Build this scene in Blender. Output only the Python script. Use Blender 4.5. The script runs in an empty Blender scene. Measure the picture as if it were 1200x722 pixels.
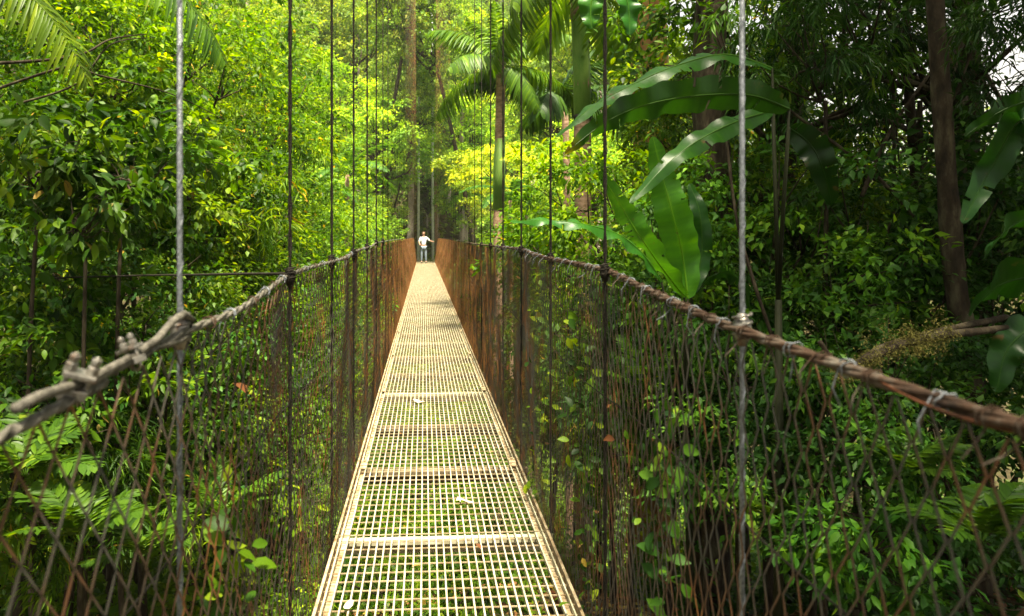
import bpy, math, random
import numpy as np
from mathutils import Vector, Matrix, Euler
R = math.radians
scene = bpy.context.scene
col = scene.collection
rng = np.random.default_rng(7)
random.seed(7)

# ------------------------------------------------------------------ camera, world, sun, exposure
EYE = 1.47
F = 800.0; CX = 539.0; HY = 270.0
cam_d = bpy.data.cameras.new('camera'); cam = bpy.data.objects.new('camera', cam_d); col.objects.link(cam)
cam.location = (0, 0, EYE); cam.rotation_euler = (R(90), 0, 0)
cam_d.lens = 24; cam_d.sensor_width = 36
cam_d.shift_x = (600 - CX) / 1200; cam_d.shift_y = -(361 - HY) / 1200
cam_d.clip_start = 0.05; cam_d.clip_end = 2000
cam_d.dof.use_dof = True; cam_d.dof.focus_distance = 5.0; cam_d.dof.aperture_fstop = 4.0
scene.camera = cam

SUN_EL, SUN_AZ = 73.0, 172.0          # azimuth measured from +Y (ahead) towards +X
w = bpy.data.worlds.new('World'); scene.world = w; w.use_nodes = True
nt = w.node_tree; bg = nt.nodes['Background']
sky = nt.nodes.new('ShaderNodeTexSky'); sky.sky_type = 'NISHITA'; sky.sun_disc = False
sky.sun_elevation = R(SUN_EL); sky.sun_rotation = R(SUN_AZ); sky.air_density = 1.0; sky.dust_density = 4.0; sky.ozone_density = 0.6
hs = nt.nodes.new('ShaderNodeHueSaturation'); hs.inputs['Saturation'].default_value = 0.25
nt.links.new(sky.outputs[0], hs.inputs['Color']); nt.links.new(hs.outputs[0], bg.inputs['Color'])
bg.inputs['Strength'].default_value = 0.075
sd = bpy.data.lights.new('sun', 'SUN'); sd.energy = 5.0; sd.angle = R(6.0); sd.color = (1.0, 0.93, 0.78)
sun = bpy.data.objects.new('sun', sd); col.objects.link(sun)
_d = Vector((math.sin(R(SUN_AZ)) * math.cos(R(SUN_EL)), math.cos(R(SUN_AZ)) * math.cos(R(SUN_EL)), math.sin(R(SUN_EL))))
sun.rotation_euler = _d.to_track_quat('Z', 'Y').to_euler()
vs = scene.view_settings; vs.view_transform = 'Standard'; vs.look = 'None'; vs.gamma = 1; vs.exposure = 2.12; vs.use_curve_mapping = False
vs.use_white_balance = True; vs.white_balance_temperature = 7150; vs.white_balance_tint = 10
scene.cycles.max_bounces = 6; scene.cycles.transparent_max_bounces = 4; scene.cycles.diffuse_bounces = 3
scene.cycles.transmission_bounces = 3; scene.cycles.glossy_bounces = 2

def at(px, py, Y):
    return Vector(((px - CX) / F * Y, Y, EYE - (py - HY) / F * Y))

# ------------------------------------------------------------------ tagging
def tag(o, label=None, cat=None, group=None, kind=None):
    if label: o['label'] = label
    if cat: o['category'] = cat
    if group: o['group'] = group
    if kind: o['kind'] = kind
    return o
def empty(name, loc=(0, 0, 0), rz=0.0, scale=1.0):
    o = bpy.data.objects.new(name, None); o.empty_display_size = 0.2; col.objects.link(o)
    o.location = loc; o.rotation_euler = (0, 0, rz); o.scale = (scale,) * 3
    return o
def link(name, me, parent=None):
    o = bpy.data.objects.new(name, me); col.objects.link(o)
    if parent is not None: o.parent = parent
    return o

# ------------------------------------------------------------------ materials
def newmat(name):
    m = bpy.data.materials.new(name); m.use_nodes = True
    n = m.node_tree.nodes; l = m.node_tree.links
    return m, n, l, n['Principled BSDF'], n['Material Output']
def ramp(n, stops):
    r = n.new('ShaderNodeValToRGB'); e = r.color_ramp.elements
    while len(e) < len(stops): e.new(0.5)
    for el, (p, c) in zip(e, stops): el.position = p; el.color = (*c, 1)
    return r
def leaf_mat(name, stops, trans=0.38, rough=0.42, spec=0.35, tcol=(1.35, 1.25, 0.35)):
    m, n, l, p, out = newmat(name)
    a = n.new('ShaderNodeAttribute'); a.attribute_name = 'rnd'
    r = ramp(n, stops); l.new(a.outputs['Fac'], r.inputs[0])
    oi = n.new('ShaderNodeObjectInfo')
    mx = n.new('ShaderNodeMix'); mx.data_type = 'RGBA'; mx.blend_type = 'MULTIPLY'; mx.inputs[0].default_value = 1
    l.new(r.outputs[0], mx.inputs[6]); l.new(oi.outputs['Color'], mx.inputs[7])
    l.new(mx.outputs[2], p.inputs['Base Color'])
    p.inputs['Roughness'].default_value = rough; p.inputs['Specular IOR Level'].default_value = spec
    tr = n.new('ShaderNodeBsdfTranslucent')
    m2 = n.new('ShaderNodeMix'); m2.data_type = 'RGBA'; m2.blend_type = 'MULTIPLY'; m2.inputs[0].default_value = 1
    l.new(mx.outputs[2], m2.inputs[6]); m2.inputs[7].default_value = (*tcol, 1); m2.clamp_result = False
    l.new(m2.outputs[2], tr.inputs[0])
    ms = n.new('ShaderNodeMixShader'); ms.inputs[0].default_value = trans
    l.new(p.outputs[0], ms.inputs[1]); l.new(tr.outputs[0], ms.inputs[2]); l.new(ms.outputs[0], out.inputs['Surface'])
    return m
M = {}
M['leaf'] = leaf_mat('leaf_green', [(0, (.010, .030, .004)), (.35, (.034, .092, .005)), (.7, (.115, .20, .008)), (.93, (.27, .32, .015)), (1, (.40, .24, .04))], trans=.48, spec=.2, rough=.5)
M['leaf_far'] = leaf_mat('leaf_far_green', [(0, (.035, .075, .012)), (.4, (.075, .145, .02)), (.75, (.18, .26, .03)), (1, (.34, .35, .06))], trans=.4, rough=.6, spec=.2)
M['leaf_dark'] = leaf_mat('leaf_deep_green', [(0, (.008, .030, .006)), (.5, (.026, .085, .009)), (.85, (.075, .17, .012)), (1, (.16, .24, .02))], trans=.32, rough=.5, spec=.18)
M['frond'] = leaf_mat('frond_green', [(0, (.018, .050, .008)), (.5, (.052, .120, .010)), (.85, (.11, .20, .012)), (1, (.28, .30, .04))], trans=.42, rough=.45, spec=.25)
M['big_leaf'] = leaf_mat('broad_leaf_green', [(0, (.012, .06, .012)), (.5, (.03, .125, .014)), (.9, (.075, .20, .02)), (1, (.4, .34, .03))], trans=.42, rough=.38, spec=.3)
def spot(mat, scale, thr, colr):
    n = mat.node_tree.nodes; l = mat.node_tree.links; p = n['Principled BSDF']; src = p.inputs['Base Color'].links[0].from_socket
    tc = n.new('ShaderNodeTexCoord'); nz = n.new('ShaderNodeTexNoise'); nz.inputs['Scale'].default_value = scale; nz.inputs['Detail'].default_value = 4; l.new(tc.outputs['Object'], nz.inputs['Vector'])
    rp = ramp(n, [(thr, (0, 0, 0)), (thr + .05, (1, 1, 1))]); l.new(nz.outputs[0], rp.inputs[0])
    mx = n.new('ShaderNodeMix'); mx.data_type = 'RGBA'; l.new(rp.outputs[0], mx.inputs[0]); l.new(src, mx.inputs[6]); mx.inputs[7].default_value = (*colr, 1)
    l.new(mx.outputs[2], p.inputs['Base Color'])
    bp = n.new('ShaderNodeBump'); bp.inputs['Strength'].default_value = .4; bp.inputs['Distance'].default_value = .01; l.new(nz.outputs[0], bp.inputs['Height']); l.new(bp.outputs[0], p.inputs['Normal'])
spot(M['big_leaf'], 9, .66, (.10, .06, .02))
M['litter'] = leaf_mat('fallen_leaf_brown', [(0, (.05, .018, .008)), (.4, (.16, .06, .02)), (.75, (.28, .14, .05)), (.95, (.45, .33, .10)), (1, (.65, .52, .08))], trans=.1, rough=.7, spec=.2, tcol=(1, .9, .6))
M['pale_leaf'] = leaf_mat('dry_cream_leaf', [(0, (.55, .45, .30)), (1, (.75, .65, .48))], trans=.2, rough=.7, tcol=(1, .95, .8))

def noise_mat(name, c1, c2, scale=20, rough=.8, metal=0, bump=.3, stretch=(1, 1, 1), c3=None, spec=.15):
    m, n, l, p, out = newmat(name)
    tc = n.new('ShaderNodeTexCoord'); mp = n.new('ShaderNodeMapping'); mp.inputs['Scale'].default_value = stretch
    l.new(tc.outputs['Object'], mp.inputs[0])
    nz = n.new('ShaderNodeTexNoise'); nz.inputs['Scale'].default_value = scale; nz.inputs['Detail'].default_value = 6; nz.inputs['Roughness'].default_value = .65
    l.new(mp.outputs[0], nz.inputs['Vector'])
    st = [(.35, c1), (.62, c2)] if c3 is None else [(.3, c1), (.5, c2), (.68, c3)]
    r = ramp(n, st); l.new(nz.outputs[0], r.inputs[0]); l.new(r.outputs[0], p.inputs['Base Color'])
    p.inputs['Roughness'].default_value = rough; p.inputs['Metallic'].default_value = metal; p.inputs['Specular IOR Level'].default_value = spec
    b = n.new('ShaderNodeBump'); b.inputs['Strength'].default_value = bump; b.inputs['Distance'].default_value = .02
    l.new(nz.outputs[0], b.inputs['Height']); l.new(b.outputs[0], p.inputs['Normal'])
    return m
M['bark'] = noise_mat('dark_bark', (.008, .006, .004), (.035, .026, .016), 9, .9, bump=1.0, stretch=(1.4, 1.4, .5), c3=(.085, .075, .045))
M['bark_moss'] = noise_mat('mossy_orange_bark', (.05, .03, .012), (.20, .10, .035), 7, .95, bump=1, stretch=(1, 1, .5), c3=(.14, .19, .03))
M['bark_pale'] = noise_mat('pale_bark', (.16, .13, .10), (.36, .31, .25), 6, .85, bump=.5, stretch=(1, 1, .4))
M['palm_green'] = noise_mat('palm_crownshaft', (.09, .20, .03), (.20, .32, .07), 5, .45, bump=.1, stretch=(1, 1, .3))
M['palm_brown'] = noise_mat('palm_trunk', (.15, .09, .05), (.36, .24, .16), 8, .8, bump=.4, stretch=(1, 1, 2.5))
M['stalk'] = noise_mat('dull_stalk', (.006, .008, .003), (.020, .024, .008), 7, .7, bump=.3, stretch=(1, 1, .3))
M['moss'] = noise_mat('yellow_moss', (.05, .055, .012), (.19, .17, .045), 40, 1, bump=1)
M['soil'] = noise_mat('leafy_soil', (.014, .012, .006), (.045, .035, .015), 3.0, 1, bump=.8, c3=(.04, .075, .016))
M['cable'] = noise_mat('galvanised_cable', (.10, .115, .13), (.24, .26, .28), 160, .45, spec=.4, metal=.4, bump=.3)
M['cable_dark'] = noise_mat('dark_weathered_cable', (.005, .005, .004), (.022, .018, .012), 120, .8, metal=0, bump=.3)
M['clamp'] = noise_mat('weathered_clamp_steel', (.05, .042, .034), (.26, .25, .22), 40, .42, metal=.75, bump=.25, spec=.5, c3=(.12, .06, .03))
M['cream_steel'] = noise_mat('cream_weathered_steel', (.26, .24, .145), (.50, .485, .35), 11, .6, metal=0, bump=.15)
def deck_wear(mat):
    n = mat.node_tree.nodes; l = mat.node_tree.links
    tc = [x for x in n if x.type == 'TEX_COORD'][0]; mp = [x for x in n if x.type == 'MAPPING'][0]
    oi = n.new('ShaderNodeObjectInfo'); l.new(oi.outputs['Location'], mp.inputs['Location'])
    p = n['Principled BSDF']; src = p.inputs['Base Color'].links[0].from_socket
    nz = n.new('ShaderNodeTexNoise'); nz.inputs['Scale'].default_value = 2.6; nz.inputs['Detail'].default_value = 7; nz.inputs['Roughness'].default_value = .75; l.new(mp.outputs[0], nz.inputs['Vector'])
    rp = ramp(n, [(.52, (0, 0, 0)), (.78, (1, 1, 1))]); l.new(nz.outputs[0], rp.inputs[0])
    mx = n.new('ShaderNodeMix'); mx.data_type = 'RGBA'; l.new(rp.outputs[0], mx.inputs[0]); l.new(src, mx.inputs[6]); mx.inputs[7].default_value = (.16, .13, .055, 1)
    l.new(mx.outputs[2], p.inputs['Base Color'])
deck_wear(M['cream_steel'])
M['red_rust'] = noise_mat('red_rust', (.04, .018, .010), (.12, .042, .018), 18, .8, bump=.5)
M['rail_rod'] = noise_mat('weathered_rail_rod', (.030, .027, .020), (.14, .13, .105), 60, .6, bump=.4, spec=.3)
M['flange'] = noise_mat('stained_flange_steel', (.17, .11, .05), (.42, .35, .22), 14, .75, bump=.2)
M['underbar'] = noise_mat('dark_under_steel', (.05, .04, .025), (.22, .17, .10), 12, .8, bump=.2)
M['post'] = noise_mat('pale_painted_post', (.40, .42, .40), (.62, .64, .62), 8, .6, bump=.1)
# rust that grows along the bridge: the far wire is rusted orange, the near wire is grey with rust patches
def wire_mat(name, near0=.30):
    m, n, l, p, out = newmat(name)
    tc = n.new('ShaderNodeTexCoord'); sx = n.new('ShaderNodeSeparateXYZ'); l.new(tc.outputs['Object'], sx.inputs[0])
    mr = n.new('ShaderNodeMapRange'); mr.inputs[1].default_value = 4; mr.inputs[2].default_value = 30; mr.inputs[3].default_value = near0; mr.inputs[4].default_value = 1.15 if name != 'hanger_wire' else .45
    l.new(sx.outputs[1], mr.inputs[0])
    nz = n.new('ShaderNodeTexNoise'); nz.inputs['Scale'].default_value = 7; nz.inputs['Detail'].default_value = 5; l.new(tc.outputs['Object'], nz.inputs['Vector'])
    ad = n.new('ShaderNodeMath'); ad.operation = 'ADD'; l.new(mr.outputs[0], ad.inputs[0]); l.new(nz.outputs[0], ad.inputs[1])
    r = ramp(n, [(.72, (.060, .056, .042)), (.84, (.07, .042, .022)), (.95, (.13, .055, .02)), (1, (.26, .11, .03))])
    l.new(ad.outputs[0], r.inputs[0]); l.new(r.outputs[0], p.inputs['Base Color'])
    p.inputs['Roughness'].default_value = .7; p.inputs['Specular IOR Level'].default_value = .35
    return m
M['wire'] = wire_mat('chain_link_wire')
M['hanger'] = wire_mat('hanger_wire', .20)
M['rust_cable'] = noise_mat('rusty_cable', (.020, .015, .012), (.062, .036, .022), 14, .8, bump=.5, c3=(.14, .125, .10))

# ------------------------------------------------------------------ mesh helpers
def make_mesh(name, V, Fs, mat, rnd=None, smooth=False, uvt=None):
    """Fs: int array (n,3) or (n,4)"""
    V = np.asarray(V, dtype=np.float32); Fs = np.asarray(Fs, dtype=np.int32); k = Fs.shape[1]
    me = bpy.data.meshes.new(name)
    me.vertices.add(len(V)); me.vertices.foreach_set('co', V.ravel())
    me.loops.add(Fs.size); me.loops.foreach_set('vertex_index', Fs.ravel())
    me.polygons.add(len(Fs)); me.polygons.foreach_set('loop_start', np.arange(0, Fs.size, k, dtype=np.int32))
    if smooth: me.polygons.foreach_set('use_smooth', np.ones(len(Fs), dtype=bool))
    me.update(calc_edges=True)
    if rnd is not None:
        a = me.attributes.new('rnd', 'FLOAT', 'POINT'); a.data.foreach_set('value', np.asarray(rnd, dtype=np.float32))
    me.materials.append(mat)
    me.validate()
    return me
class MB:
    """collects quads/tris for one mesh"""
    def __init__(s): s.V = []; s.F = []; s.n = 0; s.r = []
    def add(s, V, Fs, r=0.5):
        V = np.asarray(V, dtype=np.float32).reshape(-1, 3); s.V.append(V)
        for f in Fs: s.F.append(tuple(int(i) + s.n for i in f))
        s.n += len(V); s.r.append(np.full(len(V), r, dtype=np.float32) if np.isscalar(r) else np.asarray(r, dtype=np.float32))
    def box(s, c, d, r=.5):
        x, y, z = c; a, b, h = d[0] / 2, d[1] / 2, d[2] / 2
        V = [(x + i * a, y + j * b, z + k * h) for i in (-1, 1) for j in (-1, 1) for k in (-1, 1)]
        s.add(V, [(0, 1, 3, 2), (4, 6, 7, 5), (0, 4, 5, 1), (2, 3, 7, 6), (0, 2, 6, 4), (1, 5, 7, 3)], r)
    def tube(s, pts, rad, n=8, r=.5, cap=True):
        P = [Vector(p) for p in pts]; m = len(P)
        if np.isscalar(rad): rad = [rad] * m
        ref = Vector((0, 0, 1)) if abs((P[-1] - P[0]).normalized().z) < .9 else Vector((1, 0, 0))
        V = []
        for i in range(m):
            t = (P[min(i + 1, m - 1)] - P[max(i - 1, 0)]); 
            if t.length < 1e-9: t = Vector((0, 0, 1))
            t.normalize(); a = t.cross(ref)
            if a.length < 1e-4: a = t.cross(Vector((0, 1, 0)))
            a.normalize(); b = t.cross(a)
            for k in range(n):
                q = 2 * math.pi * k / n; V.append(P[i] + (a * math.cos(q) + b * math.sin(q)) * rad[i])
        Fs = [(i * n + k, i * n + (k + 1) % n, (i + 1) * n + (k + 1) % n, (i + 1) * n + k) for i in range(m - 1) for k in range(n)]
        if cap: Fs += [tuple(range(n))[::-1], tuple((m - 1) * n + k for k in range(n))]
        s.add([tuple(v) for v in V], Fs, r)
    def mesh(s, name, mat, smooth=True):
        me = bpy.data.meshes.new(name); V = np.concatenate(s.V)
        me.from_pydata(V.tolist(), [], s.F); a = me.attributes.new('rnd', 'FLOAT', 'POINT'); a.data.foreach_set('value', np.concatenate(s.r))
        if smooth: me.polygons.foreach_set('use_smooth', np.ones(len(me.polygons), dtype=bool))
        me.materials.append(mat); me.update(); return me
    def build(s, name, mat, parent=None, smooth=True):
        return link(name, s.mesh(name, mat, smooth), parent)

def norm(a): return a / (np.linalg.norm(a, axis=-1, keepdims=True) + 1e-9)
T_LEAF = np.array([(0, 0, 0), (.42, .5, .06), (.42, -.5, .06), (.5, 0, -.02), (1, 0, -.14)])
F_LEAF = np.array([(0, 3, 1), (0, 2, 3), (1, 3, 4), (3, 2, 4)])
T_OVAL = np.array([(0, 0, 0), (.22, .36, .05), (.22, -.36, .05), (.55, .46, .05), (.55, -.46, .05), (.25, 0, 0), (.6, 0, -.03), (.85, .22, -.06), (.85, -.22, -.06), (1, 0, -.17)])
F_OVAL = np.array([(0, 5, 1), (0, 2, 5), (1, 5, 3), (5, 6, 3), (2, 4, 5), (5, 4, 6), (3, 6, 7), (6, 9, 7), (4, 8, 6), (6, 8, 9)])
def leaves(pos, d, up, L, W, r, T=T_LEAF, Fc=F_LEAF):
    pos = np.asarray(pos); n = len(pos); d = norm(d); s = norm(np.cross(up, d)); u = np.cross(d, s)
    L = np.broadcast_to(L, (n,)); W = np.broadcast_to(W, (n,))
    V = pos[:, None, :] + d[:, None, :] * (T[None, :, 0:1] * L[:, None, None]) + s[:, None, :] * (T[None, :, 1:2] * W[:, None, None]) + u[:, None, :] * (T[None, :, 2:3] * L[:, None, None])
    Fs = Fc[None] + (np.arange(n) * len(T))[:, None, None]
    return V.reshape(-1, 3), Fs.reshape(-1, 3), np.repeat(r, len(T))
def pal(a): return np.clip(a, 0, 1)

def crown_meshes(name, rad, nclump, nleaf, L, W, cr, seed, mat, droop=.35, inner=.35, flat=.6, T=T_LEAF, Fc=F_LEAF, limbs=14, lr=.05, base=-.9, sky=.25):
    g = np.random.default_rng(seed)
    rad = np.array(rad, dtype=float)
    d = norm(g.normal(size=(nclump, 3)))
    lob = 1 + .28 * np.sin(d[:, 0] * 5 + seed) * np.cos(d[:, 1] * 4 + d[:, 2] * 3 + seed * 2)
    rr = inner + (1 - inner) * g.random(nclump) ** .55
    C = d * rad * (rr * lob)[:, None]
    cs = cr * g.uniform(.55, 1.35, nclump)
    w_ = cs ** 2; w_ /= w_.sum()
    ci = g.choice(nclump, nleaf, p=w_)
    # leaves sit on twigs that fan out of each clump
    ntw = 9
    tdir = norm(g.normal(size=(nclump, ntw, 3)) + (C / rad)[:, None, :] * .8) * np.array([1, 1, flat])
    ti = g.integers(0, ntw, nleaf); s = g.random(nleaf) ** .7
    tw = tdir[ci, ti]
    P = C[ci] + tw * (s * cs[ci])[:, None] + g.normal(size=(nleaf, 3)) * (cs[ci] * .10)[:, None]
    P[:, 2] -= .25 * cs[ci] * s ** 2
    dd = norm(tw + g.normal(size=(nleaf, 3)) * .65 + np.array([0, 0, -droop]))
    up = np.array([0, 0, 1]) + g.normal(size=(nleaf, 3)) * .45
    cl = g.random(nclump)
    r = pal(.55 * cl[ci] + .40 * g.random(nleaf) + .12 * (s - .5)); r = np.where(g.random(nleaf) < .008, 1, np.minimum(r, .93))
    ls = L * g.uniform(.6, 1.3, nleaf)
    V, Fs, rv = leaves(P, dd, up, ls, ls * (W / L) * g.uniform(.85, 1.15, nleaf), r, T, Fc)
    me = make_mesh(name + '_crown', V, Fs, mat, rv)
    b = MB(); sel = g.choice(nclump, min(limbs, nclump), replace=False)
    root = np.array([0, 0, rad[2] * base])
    for k in sel:
        e = C[k]; h = root + np.array([0, 0, g.uniform(0, rad[2] * .5)])
        mid = (h + e) / 2 + g.normal(size=3) * .08 * rad + np.array([0, 0, -.05 * rad[2]])
        m1 = (h + mid) / 2 + g.normal(size=3) * .03 * rad; m2 = (mid + e) / 2 + g.normal(size=3) * .03 * rad
        b.tube([h, m1, mid, m2, e], [lr, lr * .75, lr * .55, lr * .35, lr * .12], 5)
        for q in range(2):
            e2 = e + norm(g.normal(size=3)) * cr * 1.2; b.tube([m2, (m2 + e2) / 2 + g.normal(size=3) * .04, e2], [lr * .3, lr * .2, lr * .08], 4)
    bm_ = b.mesh(name + '_branches', M['bark'])
    return me, bm_
def trunk_mesh(name, seed, mat, bend=.05, n=10, seg=12, flare=1.6):
    g = random.Random(seed); b = MB(); pts = []; rr = []
    ax, ay = g.uniform(-1, 1) * bend, g.uniform(-1, 1) * bend
    for i in range(seg + 1):
        t = i / seg; pts.append((ax * math.sin(t * 3.1) , ay * math.sin(t * 2.4), t)); rr.append((1 - .5 * t) * (1 + (flare - 1) * math.exp(-t * 12)) * g.uniform(.94, 1.06))
    V = []
    for i, p in enumerate(pts):
        for k in range(n):
            q = 2 * math.pi * k / n; q2 = rr[i] * (1 + .06 * math.sin(3 * q + i)); V.append((p[0] + 0, p[1] + 0, p[2], math.cos(q) * q2, math.sin(q) * q2))
    return pts, rr
def make_trunk(height, radius, seed, mat, bend=.05, flare=1.6, lean=(0, 0)):
    g = random.Random(seed); pts = []; rr = []; seg = 14
    ax, ay, p1, p2 = g.uniform(-1, 1) * bend * height, g.uniform(-1, 1) * bend * height, g.uniform(2, 4), g.uniform(2, 4)
    for i in range(seg + 1):
        t = i / seg; pts.append((ax * math.sin(t * p1) + lean[0] * t, ay * math.sin(t * p2) + lean[1] * t, t * height - .15))
        rr.append(radius * (1 - .45 * t) * (1 + (flare - 1) * math.exp(-t * height * 2.5)) * g.uniform(.95, 1.05))
    b = MB(); b.tube(pts, rr, 10); return b.mesh('trunk', mat), pts[-1]

# ------------------------------------------------------------------ terrain
if not hasattr(np, 'trapezoid'): np.trapezoid = np.trapz
TH = R(3.0)
def hz(x, y):
    """ground height (deck is near z=0)"""
    x = np.asarray(x, dtype=float); y = np.asarray(y, dtype=float)
    sm = lambda a, b, v: (lambda t: t * t * (3 - 2 * t))(np.clip((v - a) / (b - a), 0, 1))
    z = -1.75 - 5.5 * sm(4, 17, y) + 6.1 * sm(33, 41.5, y)
    z = z + np.clip(y - 46, 0, 75) * .52 * (1 - .75 * sm(4, 42, x))          # far hillside
    z = z + sm(2.0, 14, -x) * 3.2 * (1 - .3 * sm(30, 60, y)) + np.clip(-x - 14, 0, 50) * .34
    z = z + sm(2.5, 14, x) * 2.1
    z = z + 1.2 * sm(2, -6, y)
    z = z + .22 * np.sin(x * .9 + 1) * np.cos(y * .8) + .10 * np.sin(x * 2.3) * np.sin(y * 1.9 + .5)
    return z
def hz1(x, y): return float(hz(x, y))
def grid_lines(lo, hi, c, fine, coarse):
    a = [c]; 
    v = c; st = fine
    while v < hi: v += st; st = min(coarse, st * 1.06); a.append(min(v, hi))
    v = c; st = fine
    while v > lo: v -= st; st = min(coarse, st * 1.06); a.insert(0, max(v, lo))
    return np.array(a)
gx = grid_lines(-700, 700, 0, .3, 40); gy = grid_lines(-300, 1200, 6, .3, 40)
X, Y_ = np.meshgrid(gx, gy); Z = hz(X, Y_)
nx, ny = len(gx), len(gy)
idx = np.arange(nx * ny).reshape(ny, nx)
Fq = np.stack([idx[:-1, :-1], idx[:-1, 1:], idx[1:, 1:], idx[1:, :-1]], -1).reshape(-1, 4)
g_o = link('ground', make_mesh('ground', np.stack([X, Y_, Z], -1).reshape(-1, 3), Fq, M['soil'], smooth=True))
tag(g_o, kind='structure')

# ------------------------------------------------------------------ the bridge
bridge = empty('suspension_bridge', (.093 * math.cos(TH), .093 * math.sin(TH), 0), TH)
tag(bridge, 'long narrow footbridge of steel grating hung on wire hangers with rusty chain link sides', 'footbridge')
SL = -.0098
def zd(t): return SL * np.asarray(t, dtype=float)
def bw(u, t, z): # bridge local -> world
    return Matrix.Rotation(TH, 4, 'Z') @ Vector((u, t, z)) + bridge.location
RL = ([-3, .4, .76, .95, 1.29, 1.6, 2.3, 3.4, 4.4, 6.6, 10, 20, 41], [.24, .228, .217, .207, .185, .186, .155, .15, .148, .118, .14, .235, .44])
RR = ([-3, .4, .9, 1.36, 1.72, 2.37, 3.44, 4.47, 6, 8.5, 12, 20, 41], [.23, .218, .214, .196, .176, .146, .142, .129, .14, .172, .19, .25, .44])
def rail_z(side, t):
    a = RL if side < 0 else RR; return EYE - np.interp(t, a[0], a[1])
def rail_u(side, t):
    t = np.asarray(t, dtype=float); return side * (.545 + .02 * np.sin(t * 3.0) * (t < 6) + .16 * np.clip((t - 8) / 25, 0, 1))
T0, PL = .25, 3.12
# deck panel prototype (local origin at panel start, y along)
def panel_meshes():
    fr = MB()
    for s in (-1, 1):
        fr.box((s * .519, PL / 2, -.012), (.012, PL - .012, .050))
        fr.box((s * .488, PL / 2, -.030), (.046, PL - .02, .006))
    frame = fr.mesh('deck_frame', M['flange'], False)
    gr = MB(); nb = 29
    for i in range(nb):
        u = -.496 + .992 * i / (nb - 1); gr.box((u + .0012 * math.sin(i * 5.3), PL / 2, -.006 + .0006 * math.sin(i * 2.1)), (.0062, PL - .014, .022), .5)
    grat = gr.mesh('grating', M['cream_steel'], False); gr = MB(); k = 0; y = .04
    while y < PL - .02:
        gr.box((0, y, -.011), (1.024, .0034, .005)); y += .076
    rods = gr.mesh('cross_rods', M['flange'], False)
    jb = MB(); jb.box((0, .010, -.030), (1.02, .034, .026)); jb.box((0, .026, -.058), (1.10, .006, .080)); joint = jb.mesh('joint_bar', M['cream_steel'], False)
    ub = MB()
    ub.box((0, 0, -.044), (1.16, .045, .030)); ub.box((0, .02, -.08), (1.16, .006, .08)); under = ub.mesh('cross_beam', M['underbar'], False)
    br = MB(); br.box((0, .0, .010), (.042, .085, .008)); br.tube([(0, .015, .012), (0, .015, .026)], .009, 6); br.box((0, -.075, .008), (.036, .045, .006)); brk = br.mesh('bracket', M['flange'], False)
    return frame, grat, joint, under, brk, rods
pm = panel_meshes()
a_sl = math.atan(SL)
for k in range(-1, 13):
    t = T0 + PL * k
    fo = link('deck_panel', pm[0], bridge); fo.location = (0, t, float(zd(t))); fo.rotation_euler = (a_sl, 0, 0)
    link('grating', pm[1], fo); link('cross_rods', pm[5], fo); link('joint_bar', pm[2], fo)
    for q in (1, 2):
        uo = link('cross_beam', pm[3], fo); uo.location = (0, q * 1.04, 0)
    for (yy) in ((.10, 2.12) if k % 2 == 0 else (1.06,)):
        for s in (-1, 1):
            b_ = link('bracket', pm[4], fo); b_.location = (s * .478, yy, 0)
# chain link sides
def net(side):
    dt = .031; t = np.arange(-.7, 40.6, dt); nw = len(t); ns = 25
    j = np.arange(ns + 1)
    rz = rail_z(side, t) - .015; bz = zd(t) - .035
    f = j[None, :] / ns
    i = np.arange(nw)
    zig = ((i[:, None] + j[None, :]) % 2) * dt
    zz = rz[:, None] + (bz - rz)[:, None] * f
    tt = t[:, None] + zig
    g = np.random.default_rng(5 + side)
    wob = .012 * np.sin(t * 2.7 + side)[:, None] * np.sin(f * 3.1) + .01 * np.sin(t * 7.3)[:, None] * np.sin(f * 6.0 + 1)
    uu = rail_u(side, t)[:, None] * (1 - f) + side * .535 * f + wob + ((j[None, :] + i[:, None]) % 2 - .5) * .004
    tt = tt + .010 * np.sin(zz * 9 + t[:, None] * 1.3)
    zz = zz + .008 * np.sin(t * 5.1)[:, None] * np.sin(f * 3.1)
    P = np.stack([uu, tt, zz], -1)
    # missing strands and slack near the camera
    r = .0021
    ang = np.arange(3) * 2 * math.pi / 3
    off = np.stack([np.cos(ang), np.sin(ang), 0 * ang], -1)
    rr_ = np.interp(t, [7, 14], [r, .0014])
    V = (P[:, :, None, :] + off[None, None] * rr_[:, None, None, None]).reshape(-1, 3)
    base = (np.arange(nw)[:, None] * (ns + 1) + np.arange(ns)[None, :]) * 3
    fs = []
    for k in range(3):
        k2 = (k + 1) % 3
        fs.append(np.stack([base + k, base + k2, base + 3 + k2, base + 3 + k], -1))
    Fs = np.stack(fs, 2).reshape(-1, 4)
    o = link('chain_link_mesh', make_mesh('chain_link_mesh', V, Fs, M['wire'], smooth=True), bridge)
    return o
net(-1); net(1)
def strands(side_u, zfun, t0, t1, n, rs, rh, pitch, name, mat, step=.02):
    b = MB(); T_ = [t0]
    while T_[-1] < t1: T_.append(T_[-1] + step * (1 if T_[-1] < 5 else (4 if T_[-1] < 12 else 30)))
    for k in range(n):
        pts = []
        for t in T_:
            a = 2 * math.pi * (t / pitch + k / n)
            hh = rh if t < 14 else 0
            pts.append((float(side_u(t)) + hh * math.cos(a), t, float(zfun(t)) + hh * math.sin(a)))
        b.tube(pts, rs, 6)
    return b.build(name, mat, bridge)
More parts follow.
